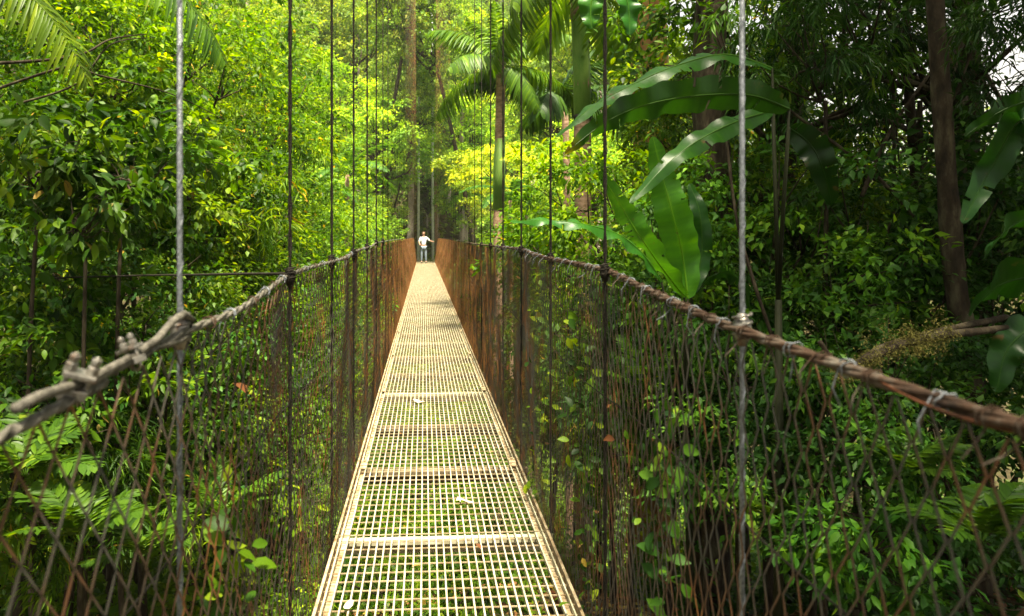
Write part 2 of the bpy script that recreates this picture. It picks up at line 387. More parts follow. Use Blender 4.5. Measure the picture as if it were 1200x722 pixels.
for s, mat in ((-1, M['rail_rod']), (1, M['rust_cable'])):
    strands(lambda t: rail_u(s, t), lambda t: rail_z(s, t), -.9 if s > 0 else .93, 41, 3, .0055 if s > 0 else .0044, .005 if s > 0 else .004, .23, 'handrail_cable', mat)
    strands(lambda t: s * .548, lambda t: EYE - .565 + .012 * math.sin(t * 4) + zd(t), -.7, 20, 2, .0016, .0014, .1, 'middle_cable', M['cable_dark'], .04)
    strands(lambda t: s * .536, lambda t: zd(t) - .03, -.7, 40, 1, .004, 0, .1, 'bottom_wire', M['wire'], .2)
# second slack strand and debris wrapped on the right rail
b = MB(); pts = []
for i in range(62):
    t = -.8 + i * .03; pts.append((float(rail_u(1, t)) + .012 * math.sin(t * 13), t, float(rail_z(1, t)) + .008 + .012 * math.cos(t * 11 + 1)))
b.tube([(p[0], p[1], p[2] - .012 * max(0, (i - 44) / 18)) for i, p in enumerate(pts)], [.005 * min(1, max(.1, (62 - i) / 16)) for i in range(62)], 6); b.build('slack_strand', M['red_rust'], bridge)
# left handrail: thick smooth rod cable close to the camera that overlaps the thin one at the clamps
b = MB(); pts = []
for i in range(30):
    t = -.8 + i * (1.80 / 29); pts.append((float(rail_u(-1, t)), t, float(rail_z(-1, t)) - .012 - .02 * max(0, 1.0 - t) * 0))
b.tube(pts, .0062, 10)
for ph in (0, 2.09, 4.19):
    b.tube([(p[0] + .0052 * math.cos(p[1] * 60 + ph), p[1], p[2] + .0052 * math.sin(p[1] * 60 + ph)) for p in [tuple(np.array(pts[int(q)]) * (1 - q % 1) + np.array(pts[min(29, int(q) + 1)]) * (q % 1)) for q in np.arange(0, 29, .15)]], .0032, 5)
b.build('handrail_rod', M['rail_rod'], bridge)
b = MB(); pts = [(float(rail_u(-1, t)) + .002, t, float(rail_z(-1, t)) + z) for t, z in ((.80, .012), (.84, .014), (.90, .008), (.96, .004), (1.06, .004), (1.16, .012), (1.22, .030), (1.27, .034), (1.31, .016), (1.29, -.012), (1.24, -.010), (1.16, .0))]
b.tube(pts, .0068, 8); b.build('cable_eye', M['rail_rod'], bridge)
def clamp(t, sc=1.0, flip=1):
    z0 = float(rail_z(-1, t)); u0 = float(rail_u(-1, t)); b = MB()
    V = []
    b.box((0, 0, -.010), (.036, .030, .014)); b.box((0, 0, .016), (.042, .034, .008))
    for s in (-1, 1):
        b.tube([(s * .014, 0, -.012), (s * .014, 0, .045)], .0042, 8)
        b.tube([(s * .014, 0, .020), (s * .014, 0, .031)], .0088, 6)
        b.tube([(s * .014, 0, .034), (s * .014, 0, .042)], .0075, 6)
    b.tube([(-.014, 0, -.01), (-.012, 0, -.022), (0, 0, -.028), (.012, 0, -.022), (.014, 0, -.01)], .0042, 6)
    o = b.build('cable_clamp', M['clamp'], bridge, False); o.location = (u0, t, z0 + .004); o.rotation_euler = (.15, flip * .35, .5 * flip); o.scale = (sc,) * 3
    md = o.modifiers.new('b', 'BEVEL'); md.width = .0015; md.segments = 2
clamp(.925, .95, 1); clamp(1.08, .78, -1)
# tie wires
def tie_mesh(seed):
    g = random.Random(seed); b = MB(); n = 18; pts = []
    turns = g.uniform(1.2, 2.3)
    for i in range(n + 1):
        a = i / n * turns * 2 * math.pi; rr = g.uniform(.010, .015); pts.append((rr * math.cos(a), (i / n - .5) * .022 + g.uniform(-.002, .002), rr * math.sin(a)))
    pts.append((pts[-1][0] * 1.2, pts[-1][1] + .005, -.035)); pts.append((.004, .012, -.06))
    b.tube(pts, .0014, 5); return b.mesh('tie_wire', M['cable'] if seed % 2 else M['rust_cable'])
ties = [tie_mesh(i) for i in range(7)]
for s, ts in ((1, np.arange(.25, 5.8, .075)), (-1, np.arange(1.4, 5.5, .17))):
    for i, t in enumerate(ts):
        t = float(t + rng.uniform(-.03, .03)); o = link('tie_wire', ties[i % 7], bridge); o.location = (float(rail_u(s, t)), t, float(rail_z(s, t))); o.rotation_euler = (0, rng.uniform(0, .8), rng.uniform(-.3, .3))
def net_vine(side, t0, z0, z1, seed, label, mat, tint, L=.06):
    g = np.random.default_rng(seed); root = empty('climbing_vine', bw(side * .56, t0, z0)); root.rotation_euler = (0, 0, TH); tag(root, label, 'vine')
    n = 26; pts = []; t = 0.0
    for i in range(n):
        t += g.normal(0, .022) + .006; pts.append((side * g.uniform(-.012, .012), t, (z1 - z0) * i / (n - 1)))
    b = MB(); b.tube(pts, [.004 - .003 * i / n for i in range(n)], 5); b.build('stem', M['bark'], root)
    k = 130; idx_ = g.integers(1, n, k); P_ = np.array(pts)[idx_] + g.normal(size=(k, 3)) * np.array([.03, .05, .03])
    d = g.normal(size=(k, 3)) + np.array([side * .3, 0, -.5]); up = np.array([-side * .5, -.3, .8]) + g.normal(size=(k, 3)) * .4
    s_ = L * g.uniform(.5, 1.3, k); V, Fs, rv = leaves(P_, d, up, s_, s_ * .6, pal(g.random(k)), T_OVAL, F_OVAL)
    o = link('foliage', make_mesh('foliage', V, Fs, M[mat], rv), root); o.color = (*tint, 1)
net_vine(1, 1.75, -.1, .95, 1, 'leafy vine climbing the right netting just before the grey hanger', 'leaf_dark', (1.1, 1.1, .9), .055)
net_vine(1, 2.6, -.1, 1.1, 2, 'leafy vine climbing the right netting beyond the second hanger', 'leaf', (.7, .8, .7), .045)
net_vine(-1, 1.6, -.2, .8, 4, 'leafy vine in the left netting past the first hanger', 'leaf', (.8, .9, .8), .06)
net_vine(-1, 1.1, -.3, .6, 5, 'leafy vine in the left netting under the rail clamps', 'leaf_dark', (1.2, 1.3, 1), .06)
net_vine(1, 3.8, -.1, 1.0, 6, 'small vine in the right netting near the fourth hanger', 'leaf', (1, 1.1, .9), .05)
# dead leaves caught in the wire
for i in range(46):
    g = np.random.default_rng(400 + i); sd_ = 1 if i % 2 else -1; t = 1.5 + 7 * g.random() ** 1.2; f = g.random() ** .7; sz = g.uniform(.02, .05)
    V, Fs, rv = leaves([[0, 0, 0]], g.normal(size=(1, 3)), np.array([[-sd_, 0, .2]]) + g.normal(size=(1, 3)) * .4, sz, sz * .5, np.array([g.random() * .9]), T_OVAL, F_OVAL)
    V[:, 2] += .1 * sz * np.sin(V[:, 1] / sz * 6)
    o = link('caught_leaf', make_mesh('caught_leaf', V, Fs, M['litter'], rv, smooth=True)); o.location = bw(sd_ * .55, t, (EYE - .16) * (1 - f) - .02 - .0098 * t)
    tag(o, 'small dead leaf caught in the wire netting beside the walkway', 'leaf', 'dead leaves caught in the netting')
# main cables and hangers
def zc(t): return 2.6 + .30 * t + .0022 * t * t
for s in (-1, 1):
    b = MB(); b.tube([(s * .56, t, zc(t) if t > -2 else zc(-2) + (-2 - t) * .12) for t in list(np.arange(-12, 41.6, 1.3)) + [42.2]], .022, 8); b.build('main_cable', M['cable_dark'], bridge)
    for i in range(38):
        t = 1.29 + 1.04 * i + (.05 if s > 0 else 0)
        u = s * .545
        b = MB(); top = zc(t); bot = float(zd(t)) - .09
        if i == 0:
            b.tube([(u, t, bot), (u, t, top)], .0050, 10)
            # spiral lay of the galvanised strand
            pts = []
            for q in range(int((top - bot) / .012)):
                a = q * .9; pts.append((u + .0040 * math.cos(a), t + .0040 * math.sin(a), bot + q * .012))
            b.tube(pts, .0026, 5, cap=False)
            o = b.build('hanger', M['cable'], bridge)
        else:
            rr_ = .0050 if t < 9 else .0022
            if t < 7:
                pts = []
                for ph in (0, math.pi):
                    pts = [(u + .0035 * math.cos(q * .8 + ph), t + .0035 * math.sin(q * .8 + ph), bot + q * .03) for q in range(int((top - bot) / .03))]
                    b.tube(pts, .0042, 5, cap=False)
            else:
                b.tube([(u, t, bot), (u, t, top)], rr_, 6)
            o = b.build('hanger', M['cable_dark'] if t < 16 else M['hanger'], bridge)
        # knot where the hanger grips the rail
        if t < 8:
            k = MB(); zr = float(rail_z(s, t))
            k.tube([(u, t, zr - .035), (u, t, zr - .01), (u, t, zr + .012), (u, t, zr + .03)], [.009, .019, .018, .008], 8)
            for q in range(3): k.tube([(u + .018 * math.cos(a), t + .018 * math.sin(a), zr - .02 + q * .016 + .003 * a) for a in np.linspace(0, 6.3, 10)], .003, 5)
            k.build('hanger_knot', M['clamp'] if i == 0 else M['cable_dark'], bridge)
# wire wrapped down along the first hangers (rusty net lashing)
# tower at the far end
tower = empty('bridge_tower', bw(0, 42.3, hz1(*bw(0, 42.3, 0)[:2])), TH)
tag(tower, 'pair of slender pale posts standing at the far end of the footbridge', 'tower')
zb = tower.location.z
for s in (-1, 1):
    b = MB(); b.tube([(s * .46, 0, -.3), (s * .36, 0, zc(42.3) - zb + .3)], [.085, .06], 10); b.build('post', M['post'], tower)
for h_ in (zc(42.3) - zb,):
    b = MB(); b.box((0, 0, h_), (.9, .08, .10)); b.build('crossbar', M['post'], tower)
b = MB(); b.box((0, 1.6, float(zd(41)) - zb - .12), (1.6, 4.0, .2)); b.build('landing', M['flange'], tower, False)

# fallen leaves on the grating
def fallen(name, px, py, size, rot, label, seed):
    t = (EYE + .03) * F / (py - HY); p = at(px, py, t)
    g = np.random.default_rng(seed)
    V, Fs, rv = leaves([[0, 0, 0]], np.array([[1, 0, .1]]), np.array([[.2, .1, 1]]), size, size * .62, np.array([.6]), T_OVAL, F_OVAL)
    V[:, 2] += .15 * size * np.sin(V[:, 0] / size * 5 + seed)
    o = link(name, make_mesh(name, V, Fs, M['pale_leaf'], rv, smooth=True)); o.location = (p.x, p.y, float(zd(t)) + .018); o.rotation_euler = (.1, 0, rot)
    md = o.modifiers.new('s', 'SOLIDIFY'); md.thickness = .001
    tag(o, label, 'leaf')
fallen('fallen_leaf', 534, 592, .115, .5, 'dry cream leaf lying on the grating between the two nearest joints', 1)
fallen('fallen_leaf', 484, 468, .115, -.4, 'small pale dry leaf lying on the grating just past the bright second joint', 2)
fallen('fallen_leaf', 404, 720, .06, 1.2, 'brown curled leaf scrap at the left edge of the grating nearest the viewer', 3)

g = np.random.default_rng(21)
for i in range(14):
    t = 1.9 + 11 * g.random() ** 1.3; p = bw(g.uniform(-.45, .45), t, float(zd(t)) + .014); sz = g.uniform(.025, .05)
    V, Fs, rv = leaves([[0, 0, 0]], np.array([[1, 0, .1]]), np.array([[.2, .1, 1]]), sz, sz * .5, np.array([g.random()]), T_OVAL, F_OVAL)
    o = link('leaf_scrap', make_mesh('leaf_scrap', V, Fs, M['litter'], rv)); o.location = p; o.rotation_euler = (.1, 0, g.uniform(0, 6))
    tag(o, 'tiny brown leaf scrap caught on the walkway grating', 'leaf', 'leaf scraps on the grating')
# ------------------------------------------------------------------ person
def skin(name, joints, edges, mat, parent, sub=2):
    me = bpy.data.meshes.new(name); me.from_pydata([j[0] for j in joints], edges, [])
    o = bpy.data.objects.new(name, me); col.objects.link(o)
    sk = o.modifiers.new('k', 'SKIN'); sk.use_smooth_shade = True
    for v, j in zip(me.skin_vertices[0].data, joints): v.radius = j[1]
    me.skin_vertices[0].data[0].use_root = True
    ss = o.modifiers.new('s', 'SUBSURF'); ss.levels = sub; ss.render_levels = sub
    dg = bpy.context.evaluated_depsgraph_get(); m2 = bpy.data.meshes.new_from_object(o.evaluated_get(dg)); m2.name = name
    m2.materials.clear(); m2.materials.append(mat); bpy.data.objects.remove(o)
    r = link(name, m2, parent); return r
def flat(name, c, rough=.8): return noise_mat(name, tuple(x * .8 for x in c), c, 30, rough, bump=.1)
pr = empty('person', bw(-.12, 38.4, float(zd(38.4)) + .012), TH + R(185)); PS = 1.0
tag(pr, 'person in white shirt and grey trousers at the far end of the footbridge', 'person')
skinm = flat('skin', (.42, .24, .16), .55); shirt = flat('white_shirt', (.72, .72, .74)); pants = flat('grey_trousers', (.20, .25, .30)); hairm = flat('brown_hair', (.07, .035, .02)); packm = flat('dark_backpack', (.05, .06, .07)); shoem = flat('dark_shoes', (.03, .03, .03))
r_ = lambda a, b=None: (a, b if b else a)
J = [((0, 0, .95), r_(.13, .10)), ((0, .0, 1.12), r_(.12, .09)), ((0, 0, 1.32), r_(.15, .10)), ((0, 0, 1.46), r_(.07, .06)), ((0, .01, 1.55), r_(.055)), ((0, .02, 1.66), r_(.085, .1)), ((0, .02, 1.74), r_(.065, .08)),
     ((.17, 0, 1.41), r_(.055)), ((.26, .04, 1.17), r_(.042)), ((.22, .22, 1.02), r_(.03)), ((.21, .30, 1.01), r_(.022, .035)),
     ((-.17, 0, 1.41), r_(.055)), ((-.34, .05, 1.24), r_(.042)), ((-.50, .10, 1.20), r_(.03)), ((-.58, .12, 1.19), r_(.022, .035)),
     ((.09, 0, .88), r_(.085)), ((.11, .02, .50), r_(.058)), ((.12, 0, .09), r_(.038)), ((.12, .13, .04), r_(.04, .03)),
     ((-.09, 0, .88), r_(.085)), ((-.11, .04, .50), r_(.058)), ((-.13, .02, .09), r_(.038)), ((-.13, .15, .04), r_(.04, .03))]
E = [(0, 1), (1, 2), (2, 3), (3, 4), (4, 5), (5, 6), (2, 7), (7, 8), (8, 9), (9, 10), (2, 11), (11, 12), (12, 13), (13, 14), (0, 15), (15, 16), (16, 17), (17, 18), (0, 19), (19, 20), (20, 21), (21, 22)]
skin('body', J, E, skinm, pr)
def grow(j, k): return (j[0], (j[1][0] * k + .006, j[1][1] * k + .006))
skin('shirt', [grow(J[i], 1.10) for i in (0, 1, 2, 7, 8, 11, 12)] + [((0, 0, 1.44), r_(.085, .075))], [(0, 1), (1, 2), (2, 3), (3, 4), (2, 5), (5, 6), (2, 7)], shirt, pr)
skin('trousers', [grow(J[i], 1.14) for i in (0, 15, 16, 17, 19, 20, 21)], [(0, 1), (1, 2), (2, 3), (0, 4), (4, 5), (5, 6)], pants, pr)
skin('hair', [((0, -.025, 1.66), r_(.085, .095)), ((0, -.01, 1.76), r_(.085, .085)), ((0, -.03, 1.58), r_(.06, .05))], [(0, 1), (0, 2)], hairm, pr)
for s in (-1, 1): skin('shoe', [((s * .12, -.02, .05), r_(.048, .05)), ((s * .125, .16, .035), r_(.042, .035))], [(0, 1)], shoem, pr, 1)
skin('backpack', [((0, -.18, 1.02), r_(.13, .08)), ((0, -.19, 1.20), r_(.15, .10)), ((0, -.17, 1.38), r_(.12, .07))], [(0, 1), (1, 2)], packm, pr)

# ------------------------------------------------------------------ plant prototypes
PR = {}
PR['fine'] = crown_meshes('fine', (2.4, 2.4, 2.0), 150, 15000, .085, .042, .50, 1, M['leaf'])
PR['fine2'] = crown_meshes('fine2', (2.2, 2.6, 2.3), 110, 12000, .10, .045, .55, 2, M['leaf'], droop=.5)
PR['medium'] = crown_meshes('medium', (2.6, 2.6, 2.2), 90, 7000, .17, .085, .65, 3, M['leaf'], droop=.5, T=T_OVAL, Fc=F_OVAL)
PR['bush'] = crown_meshes('bush', (1.3, 1.3, 1.0), 60, 5200, .085, .042, .36, 4, M['leaf'], lr=.02)
PR['bigleaf'] = crown_meshes('bigleaf', (1.1, 1.1, .9), 34, 520, .27, .13, .42, 5, M['leaf'], droop=.7, T=T_OVAL, Fc=F_OVAL, lr=.02)
PR['dark'] = crown_meshes('dark', (2.6, 2.6, 2.2), 80, 8000, .14, .065, .60, 6, M['leaf_dark'], droop=.5)
PR['strap'] = crown_meshes('strap', (1.8, 1.8, 1.6), 60, 3600, .30, .032, .50, 17, M['leaf'], droop=.9, lr=.03)
PR['tiny'] = crown_meshes('tiny', (2.0, 2.0, 1.8), 200, 20000, .055, .03, .38, 18, M['leaf'], lr=.04)
PR['darkstrap'] = crown_meshes('darkstrap', (1.8, 1.8, 1.6), 60, 3200, .34, .045, .55, 19, M['leaf_dark'], droop=1.0, lr=.03)
PR['sparse'] = crown_meshes('sparse', (2.8, 2.8, 2.4), 70, 1900, .13, .065, .55, 16, M['leaf_dark'], droop=.5)
PR['darkbig'] = crown_meshes('darkbig', (1.7, 1.7, 1.4), 40, 1300, .26, .12, .55, 7, M['leaf_dark'], droop=.7, T=T_OVAL, Fc=F_OVAL, lr=.03)
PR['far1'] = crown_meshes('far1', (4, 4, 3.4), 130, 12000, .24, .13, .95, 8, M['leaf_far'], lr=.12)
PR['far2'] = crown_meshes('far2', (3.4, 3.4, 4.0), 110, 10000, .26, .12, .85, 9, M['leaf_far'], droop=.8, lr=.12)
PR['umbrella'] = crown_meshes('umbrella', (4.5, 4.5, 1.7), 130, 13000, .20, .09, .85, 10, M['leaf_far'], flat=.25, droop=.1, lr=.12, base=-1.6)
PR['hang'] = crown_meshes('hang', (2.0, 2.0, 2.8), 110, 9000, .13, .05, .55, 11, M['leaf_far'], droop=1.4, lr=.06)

def tree(name, proto, px, py, Y, sc, label, cat='tree', group=None, tint=(1, 1, 1), tr=.12, bark='bark', rz=None, base=None, seed=None, lean=0, over=False):
    """crown centred on image point px,py at distance Y; trunk from the ground below"""
    c = at(px, py, Y)
    Rr = {'bush': 1.35, 'bigleaf': 1.2, 'far1': 4.3, 'far2': 3.7, 'umbrella': 4.8, 'hang': 2.2}.get(proto, 2.6) * sc
    u = c.x - .093 + c.y * math.tan(TH)
    if c.y < 43 and abs(u) < Rr + .55 and not over and c.z - Rr * .9 < 1.6 and c.z + Rr * .8 > -.0098 * c.y:
        c.x += math.copysign(Rr + .55, u) - u
    seed = seed if seed is not None else int(px * 7 + py * 3)
    g = random.Random(seed)
    bx, by = (c.x + lean, c.y) if base is None else base
    gz = hz1(bx, by)
    root = empty(name, (bx, by, gz))
    tag(root, label, cat, group)
    me, br = PR[proto]
    h = c.z - gz
    zmin = min(v for v in (0,)) 
    th = max(.15, h - sc * .55 * (2 if proto not in ('bush', 'bigleaf') else 1))
    tm, top = make_trunk(th, tr * max(.5, sc), seed, M[bark], .03, lean=(c.x - bx, c.y - by))
    link('trunk', tm, root)
    cr = link('crown', me, root); cr.location = (c.x - bx, c.y - by, h); cr.scale = (sc, sc, sc * g.uniform(.9, 1.1)); cr.rotation_euler = (g.uniform(-.15, .15), g.uniform(-.15, .15), g.uniform(0, 6.28) if rz is None else rz)
    cr.color = (*tint, 1)
    b_ = link('branches', br, root); b_.location = cr.location; b_.scale = cr.scale; b_.rotation_euler = cr.rotation_euler
    return root
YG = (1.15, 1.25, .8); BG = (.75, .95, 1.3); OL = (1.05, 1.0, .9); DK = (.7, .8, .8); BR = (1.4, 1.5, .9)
# --- far hillside
gH = 'trees massed on the far hillside'
g = random.Random(11)
labH = 'bushy tree in the mass of forest covering the far hillside'
for row, (Y, n, sc) in enumerate(((56, 9, 1.15), (66, 9, 1.35), (78, 9, 1.5), (92, 9, 1.7), (108, 10, 1.9), (126, 9, 2.2))):
    for i in range(n):
        x = -34 + (i + g.uniform(.1, .9)) * (50 + row * 6) / n
        gz = hz1(x, Y); hc = gz + g.uniform(3.0, 6.5) * sc * .8
        px = CX + x / Y * F; py = HY - (hc - EYE) / Y * F
        if px < -160 or px > 900: continue
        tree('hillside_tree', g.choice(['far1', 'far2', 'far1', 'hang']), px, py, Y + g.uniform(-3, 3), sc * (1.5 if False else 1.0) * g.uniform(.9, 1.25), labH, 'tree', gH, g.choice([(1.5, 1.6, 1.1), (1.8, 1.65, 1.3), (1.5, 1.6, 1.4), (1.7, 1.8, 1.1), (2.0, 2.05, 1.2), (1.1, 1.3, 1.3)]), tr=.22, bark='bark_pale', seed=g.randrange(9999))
# --- named centre trees, 18-45 m away
C = [
 ('broadleaf_tree', 'far1', 538, 165, 46, .8, 'pale lime tree just right of the bridge posts behind the far hangers', (1.7, 1.8, 1)),
 ('broadleaf_tree', 'far1', 545, 215, 43, .55, 'low rounded tree right of the bridge posts above the far railing', (1.3, 1.5, 1)),
 ('broadleaf_tree', 'far2', 525, 60, 54, .9, 'light green tree high above and right of the bridge posts', (1.6, 1.7, 1.1)),
 ('broadleaf_tree', 'far1', 385, 130, 44, 1.0, 'yellow green rounded tree left of the far end of the bridge, below the darker hillside', BR),
 ('broadleaf_tree', 'far1', 445, 175, 40, .85, 'bright lime crowned tree beside the left hangers above the bridge end', BR),
 ('broadleaf_tree', 'far2', 420, 55, 52, 1.1, 'tall olive tree high up behind the left hangers', OL),
 ('broadleaf_tree', 'far1', 350, 40, 50, 1.0, 'dull olive tree beside the pale thin trunk at upper left of centre', OL),
 ('broadleaf_tree', 'far1', 512, 130, 50, .8, 'green tree high above the person at the bridge end', YG),
 ('broadleaf_tree', 'hang', 480, 90, 47, 1.4, 'drooping pale tree hung with vines above the bridge end', OL),
 ('broadleaf_tree', 'hang', 545, 70, 46, 1.3, 'drooping tree left of the hanging palm fronds', (1.2, 1.1, 1)),
 ('broadleaf_tree', 'umbrella', 590, 205, 37, .95, 'wide flat yellow green tree spreading behind the ringed palm trunk', (2.4, 1.8, 1)),
 ('broadleaf_tree', 'far1', 650, 130, 42, .9, 'pale green tree seen between the two palm trunks', (1.3, 1.25, .9)),
 ('bush', 'far1', 432, 262, 38, .5, 'light green bush at the left foot of the bridge end', YG),
 ('bush', 'far1', 400, 268, 33, .55, 'green bush below the left tree ferns near the far railing', (1, 1.1, 1)),
 ('bush', 'far1', 590, 262, 36, .5, 'leafy bush right of the bridge end under the flat yellow tree', (1, 1, 1)),
 ('bush', 'far1', 620, 268, 33, .6, 'light bush behind the right railing past the ringed palm', YG),
 ('bush', 'far2', 500, 225, 50, .45, 'shrub tinted dark as the shade in the gap behind the two bridge posts', (.35, .45, .5)),  # low tint paints the dark of the forest opening into the leaves
 ('broadleaf_tree', 'far1', 340, 215, 30, .8, 'lime green tree on the left bank before the hillside', BR),
 ('broadleaf_tree', 'far1', 365, 275, 27, .7, 'low bright tree spilling over the left railing further down', YG),
 ('broadleaf_tree', 'far1', 690, 210, 30, .7, 'bright tree glimpsed behind the thick green palm trunk', BR),
 ('broadleaf_tree', 'far1', 700, 40, 40, 1.0, 'pale crown right of the thick palm trunk at the top of the view', (1.3, 1.2, 1)),
 ('broadleaf_tree', 'far1', 300, 60, 40, 1.0, 'olive green tree behind the upper edge of the left thicket', OL),
]
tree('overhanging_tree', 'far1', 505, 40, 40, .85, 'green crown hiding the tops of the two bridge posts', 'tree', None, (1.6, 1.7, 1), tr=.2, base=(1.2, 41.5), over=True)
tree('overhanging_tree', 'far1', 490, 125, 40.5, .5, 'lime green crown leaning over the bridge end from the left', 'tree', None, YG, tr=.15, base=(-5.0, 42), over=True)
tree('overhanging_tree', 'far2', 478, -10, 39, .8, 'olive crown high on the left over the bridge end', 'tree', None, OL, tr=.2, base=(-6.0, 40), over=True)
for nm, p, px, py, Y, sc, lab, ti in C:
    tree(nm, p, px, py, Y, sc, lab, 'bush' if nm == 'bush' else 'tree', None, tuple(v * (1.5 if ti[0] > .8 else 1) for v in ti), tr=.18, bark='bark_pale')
# pale thin trunk on the hillside, upper left of centre
def pole(name, pts, rad, label, cat, mat, parts=None):
    P = [at(*p) for p in pts]; base = P[0].copy(); b = MB()
    gz = hz1(base.x, base.y)
    root = empty(name, (base.x, base.y, min(base.z, 1e9)))
    # smooth through points
    out = []
    for i in range(len(P) - 1):
        p0 = P[max(i - 1, 0)]; p1 = P[i]; p2 = P[i + 1]; p3 = P[min(i + 2, len(P) - 1)]
        for k in range(6):
            t = k / 6; out.append(.5 * ((2 * p1) + (-p0 + p2) * t + (2 * p0 - 5 * p1 + 4 * p2 - p3) * t * t + (-p0 + 3 * p1 - 3 * p2 + p3) * t ** 3))
    out.append(P[-1]); g = random.Random(len(out))
    rr = [(rad[0] + (rad[1] - rad[0]) * i / (len(out) - 1)) * g.uniform(.93, 1.07) for i in range(len(out))]
    b.tube([o - root.location for o in out], rr, 10)
    tag(root, label, cat); b.build('trunk' if cat == 'tree' else 'stem', mat, root)
    return root, out

# --- left thicket
Lt = [
 ('tiny', 60, 90, 9.0, 1.2, 'fine leaved bright tree filling the upper left corner behind the bare twigs', (.95, 1.0, .8)),
 ('fine2', 190, 120, 10.5, 1.1, 'yellow green tree behind the first left hanger', BR),
 ('tiny', 265, 175, 13, 1.35, 'sunlit tree forming the sloping edge of the left thicket', BR),
 ('fine', 300, 260, 14, .9, 'lime bush where the left thicket meets the slack cable', BR),
 ('medium', 130, 215, 7.0, .55, 'larger leaved green shrub tree in the middle of the left thicket', (.9, 1, .9)),
 ('fine2', 20, 210, 6.5, .7, 'green sapling against the left frame edge', (.8, 1, .9)),
 ('fine2', 30, 330, 6.0, .65, 'dark green shrub beside the left rail clamp', (.75, .9, .9)),
 ('fine', 165, 320, 7.8, .75, 'mid green shrub behind the left rail by the first hanger', (1, 1.05, .9)),
 ('fine', 270, 350, 9.5, .8, 'dense shrub seen through the left netting beyond the first hanger', YG),
 ('tiny', 345, 330, 13, .95, 'bright shrub behind the second left hanger', YG),
 ('fine', 220, 40, 15, 1.1, 'tall lime tree rising behind the feathery top left fronds', BR),
 ('fine', -30, 10, 8, .9, 'tree crown overhanging the far upper left corner', (1, 1.1, .9)),
 ('fine2', 130, 450, 5.6, .55, 'green undergrowth shrub low behind the left netting', (.9, 1, .9)),
 ('fine2', 280, 470, 7.5, .6, 'leafy shrub low behind the netting between the left hangers', (.9, 1, .9)),
 ('fine', 370, 430, 10.5, .7, 'shrub below the left side of the bridge past the third hanger', YG),
 ('fine', 420, 360, 16, .9, 'shrub growing up under the left netting further along', YG),
 ('medium', 20, 480, 4.6, .42, 'broad leaved dark shrub in the lower left corner', (.7, .85, .8)),
 ('fine', -120, 200, 9, 1.0, 'dark tree mostly beyond the left edge of the view', (.8, .9, .9)),
 ('fine', 90, 160, 15, 1.3, 'big lime tree deep behind the left thicket', YG),
 ('medium', 110, 60, 7.5, .45, 'broad leaved bright sapling behind the top left twigs', BR),
 ('medium', 235, 250, 8.5, .45, 'broad leaved sapling between the first two left hangers', YG),
 ('bigleaf', 225, 160, 7.0, .55, 'clump of large fresh green leaves just right of the first left hanger', BR),
 ('bigleaf', 70, 330, 5.0, .4, 'large dark leaves above the cable eye at the left', (.4, .6, .5)),
 ('sparse', 170, 400, 5.4, .4, 'sparse dark shrub directly behind the first left hanger knot', (.8, 1, .9)),
 ('strap', 60, 260, 5.8, .42, 'shrub of long narrow drooping leaves in the left thicket above the thin slack cable', (.9, 1, .9)),
 ('strap', 210, 235, 8.0, .6, 'narrow leaved plant hanging right behind the first left hanger', YG),
 ('strap', 300, 130, 14, .9, 'narrow leaved tree on the upper edge of the left slope', BR),
 ('strap', 100, 560, 4.6, .4, 'narrow leaved plant low behind the left netting', (.9, 1, .9)),
 ('bigleaf', 330, 560, 6.5, .5, 'broad leaved plant low behind the left netting by the grating edge', (1, 1.1, .9)),
]
for p, px, py, Y, sc, lab, ti in Lt:
    tree('understory_tree' if sc > .8 else 'shrub', p, px, py, Y, sc, lab, 'tree' if sc > .8 else 'shrub', None, ti, tr=.07)
# dark big leaf silhouettes on the left
tree('large_leaved_shrub', 'bigleaf', 150, 185, 4.6, .42, 'shrub with large dark drooping leaves in front of the left thicket', 'shrub', None, (.35, .5, .6), tr=.04)
tree('large_leaved_shrub', 'bigleaf', 45, 175, 4.4, .40, 'big leaved green shrub at the left edge above the rail clamp', 'shrub', None, (.8, .9, .8), tr=.04)
tree('large_leaved_shrub', 'bigleaf', 95, 235, 4.2, .34, 'low dark clump of big leaves directly above the left rail clamps', 'shrub', None, (.4, .55, .6), tr=.04)
# --- under the bridge
for i, (px, py, Y, sc, lab) in enumerate((
 (480, 540, 9.5, .8, 'green bush growing below the grating, straight under the second joint'),
 (560, 620, 6.5, .6, 'bright green bush below the grating under the nearest cream leaf'),
 (450, 655, 6.0, .6, 'bush below the left half of the grating'),
 (515, 450, 15, .8, 'bush deep in the gully beneath the middle of the bridge'),
 (505, 725, 4.6, .5, 'dark low bush under the nearest stretch of grating'))):
    tree('gully_bush', 'bush', px, py, Y, sc, lab, 'bush', None, YG if i < 4 else DK, tr=.03)
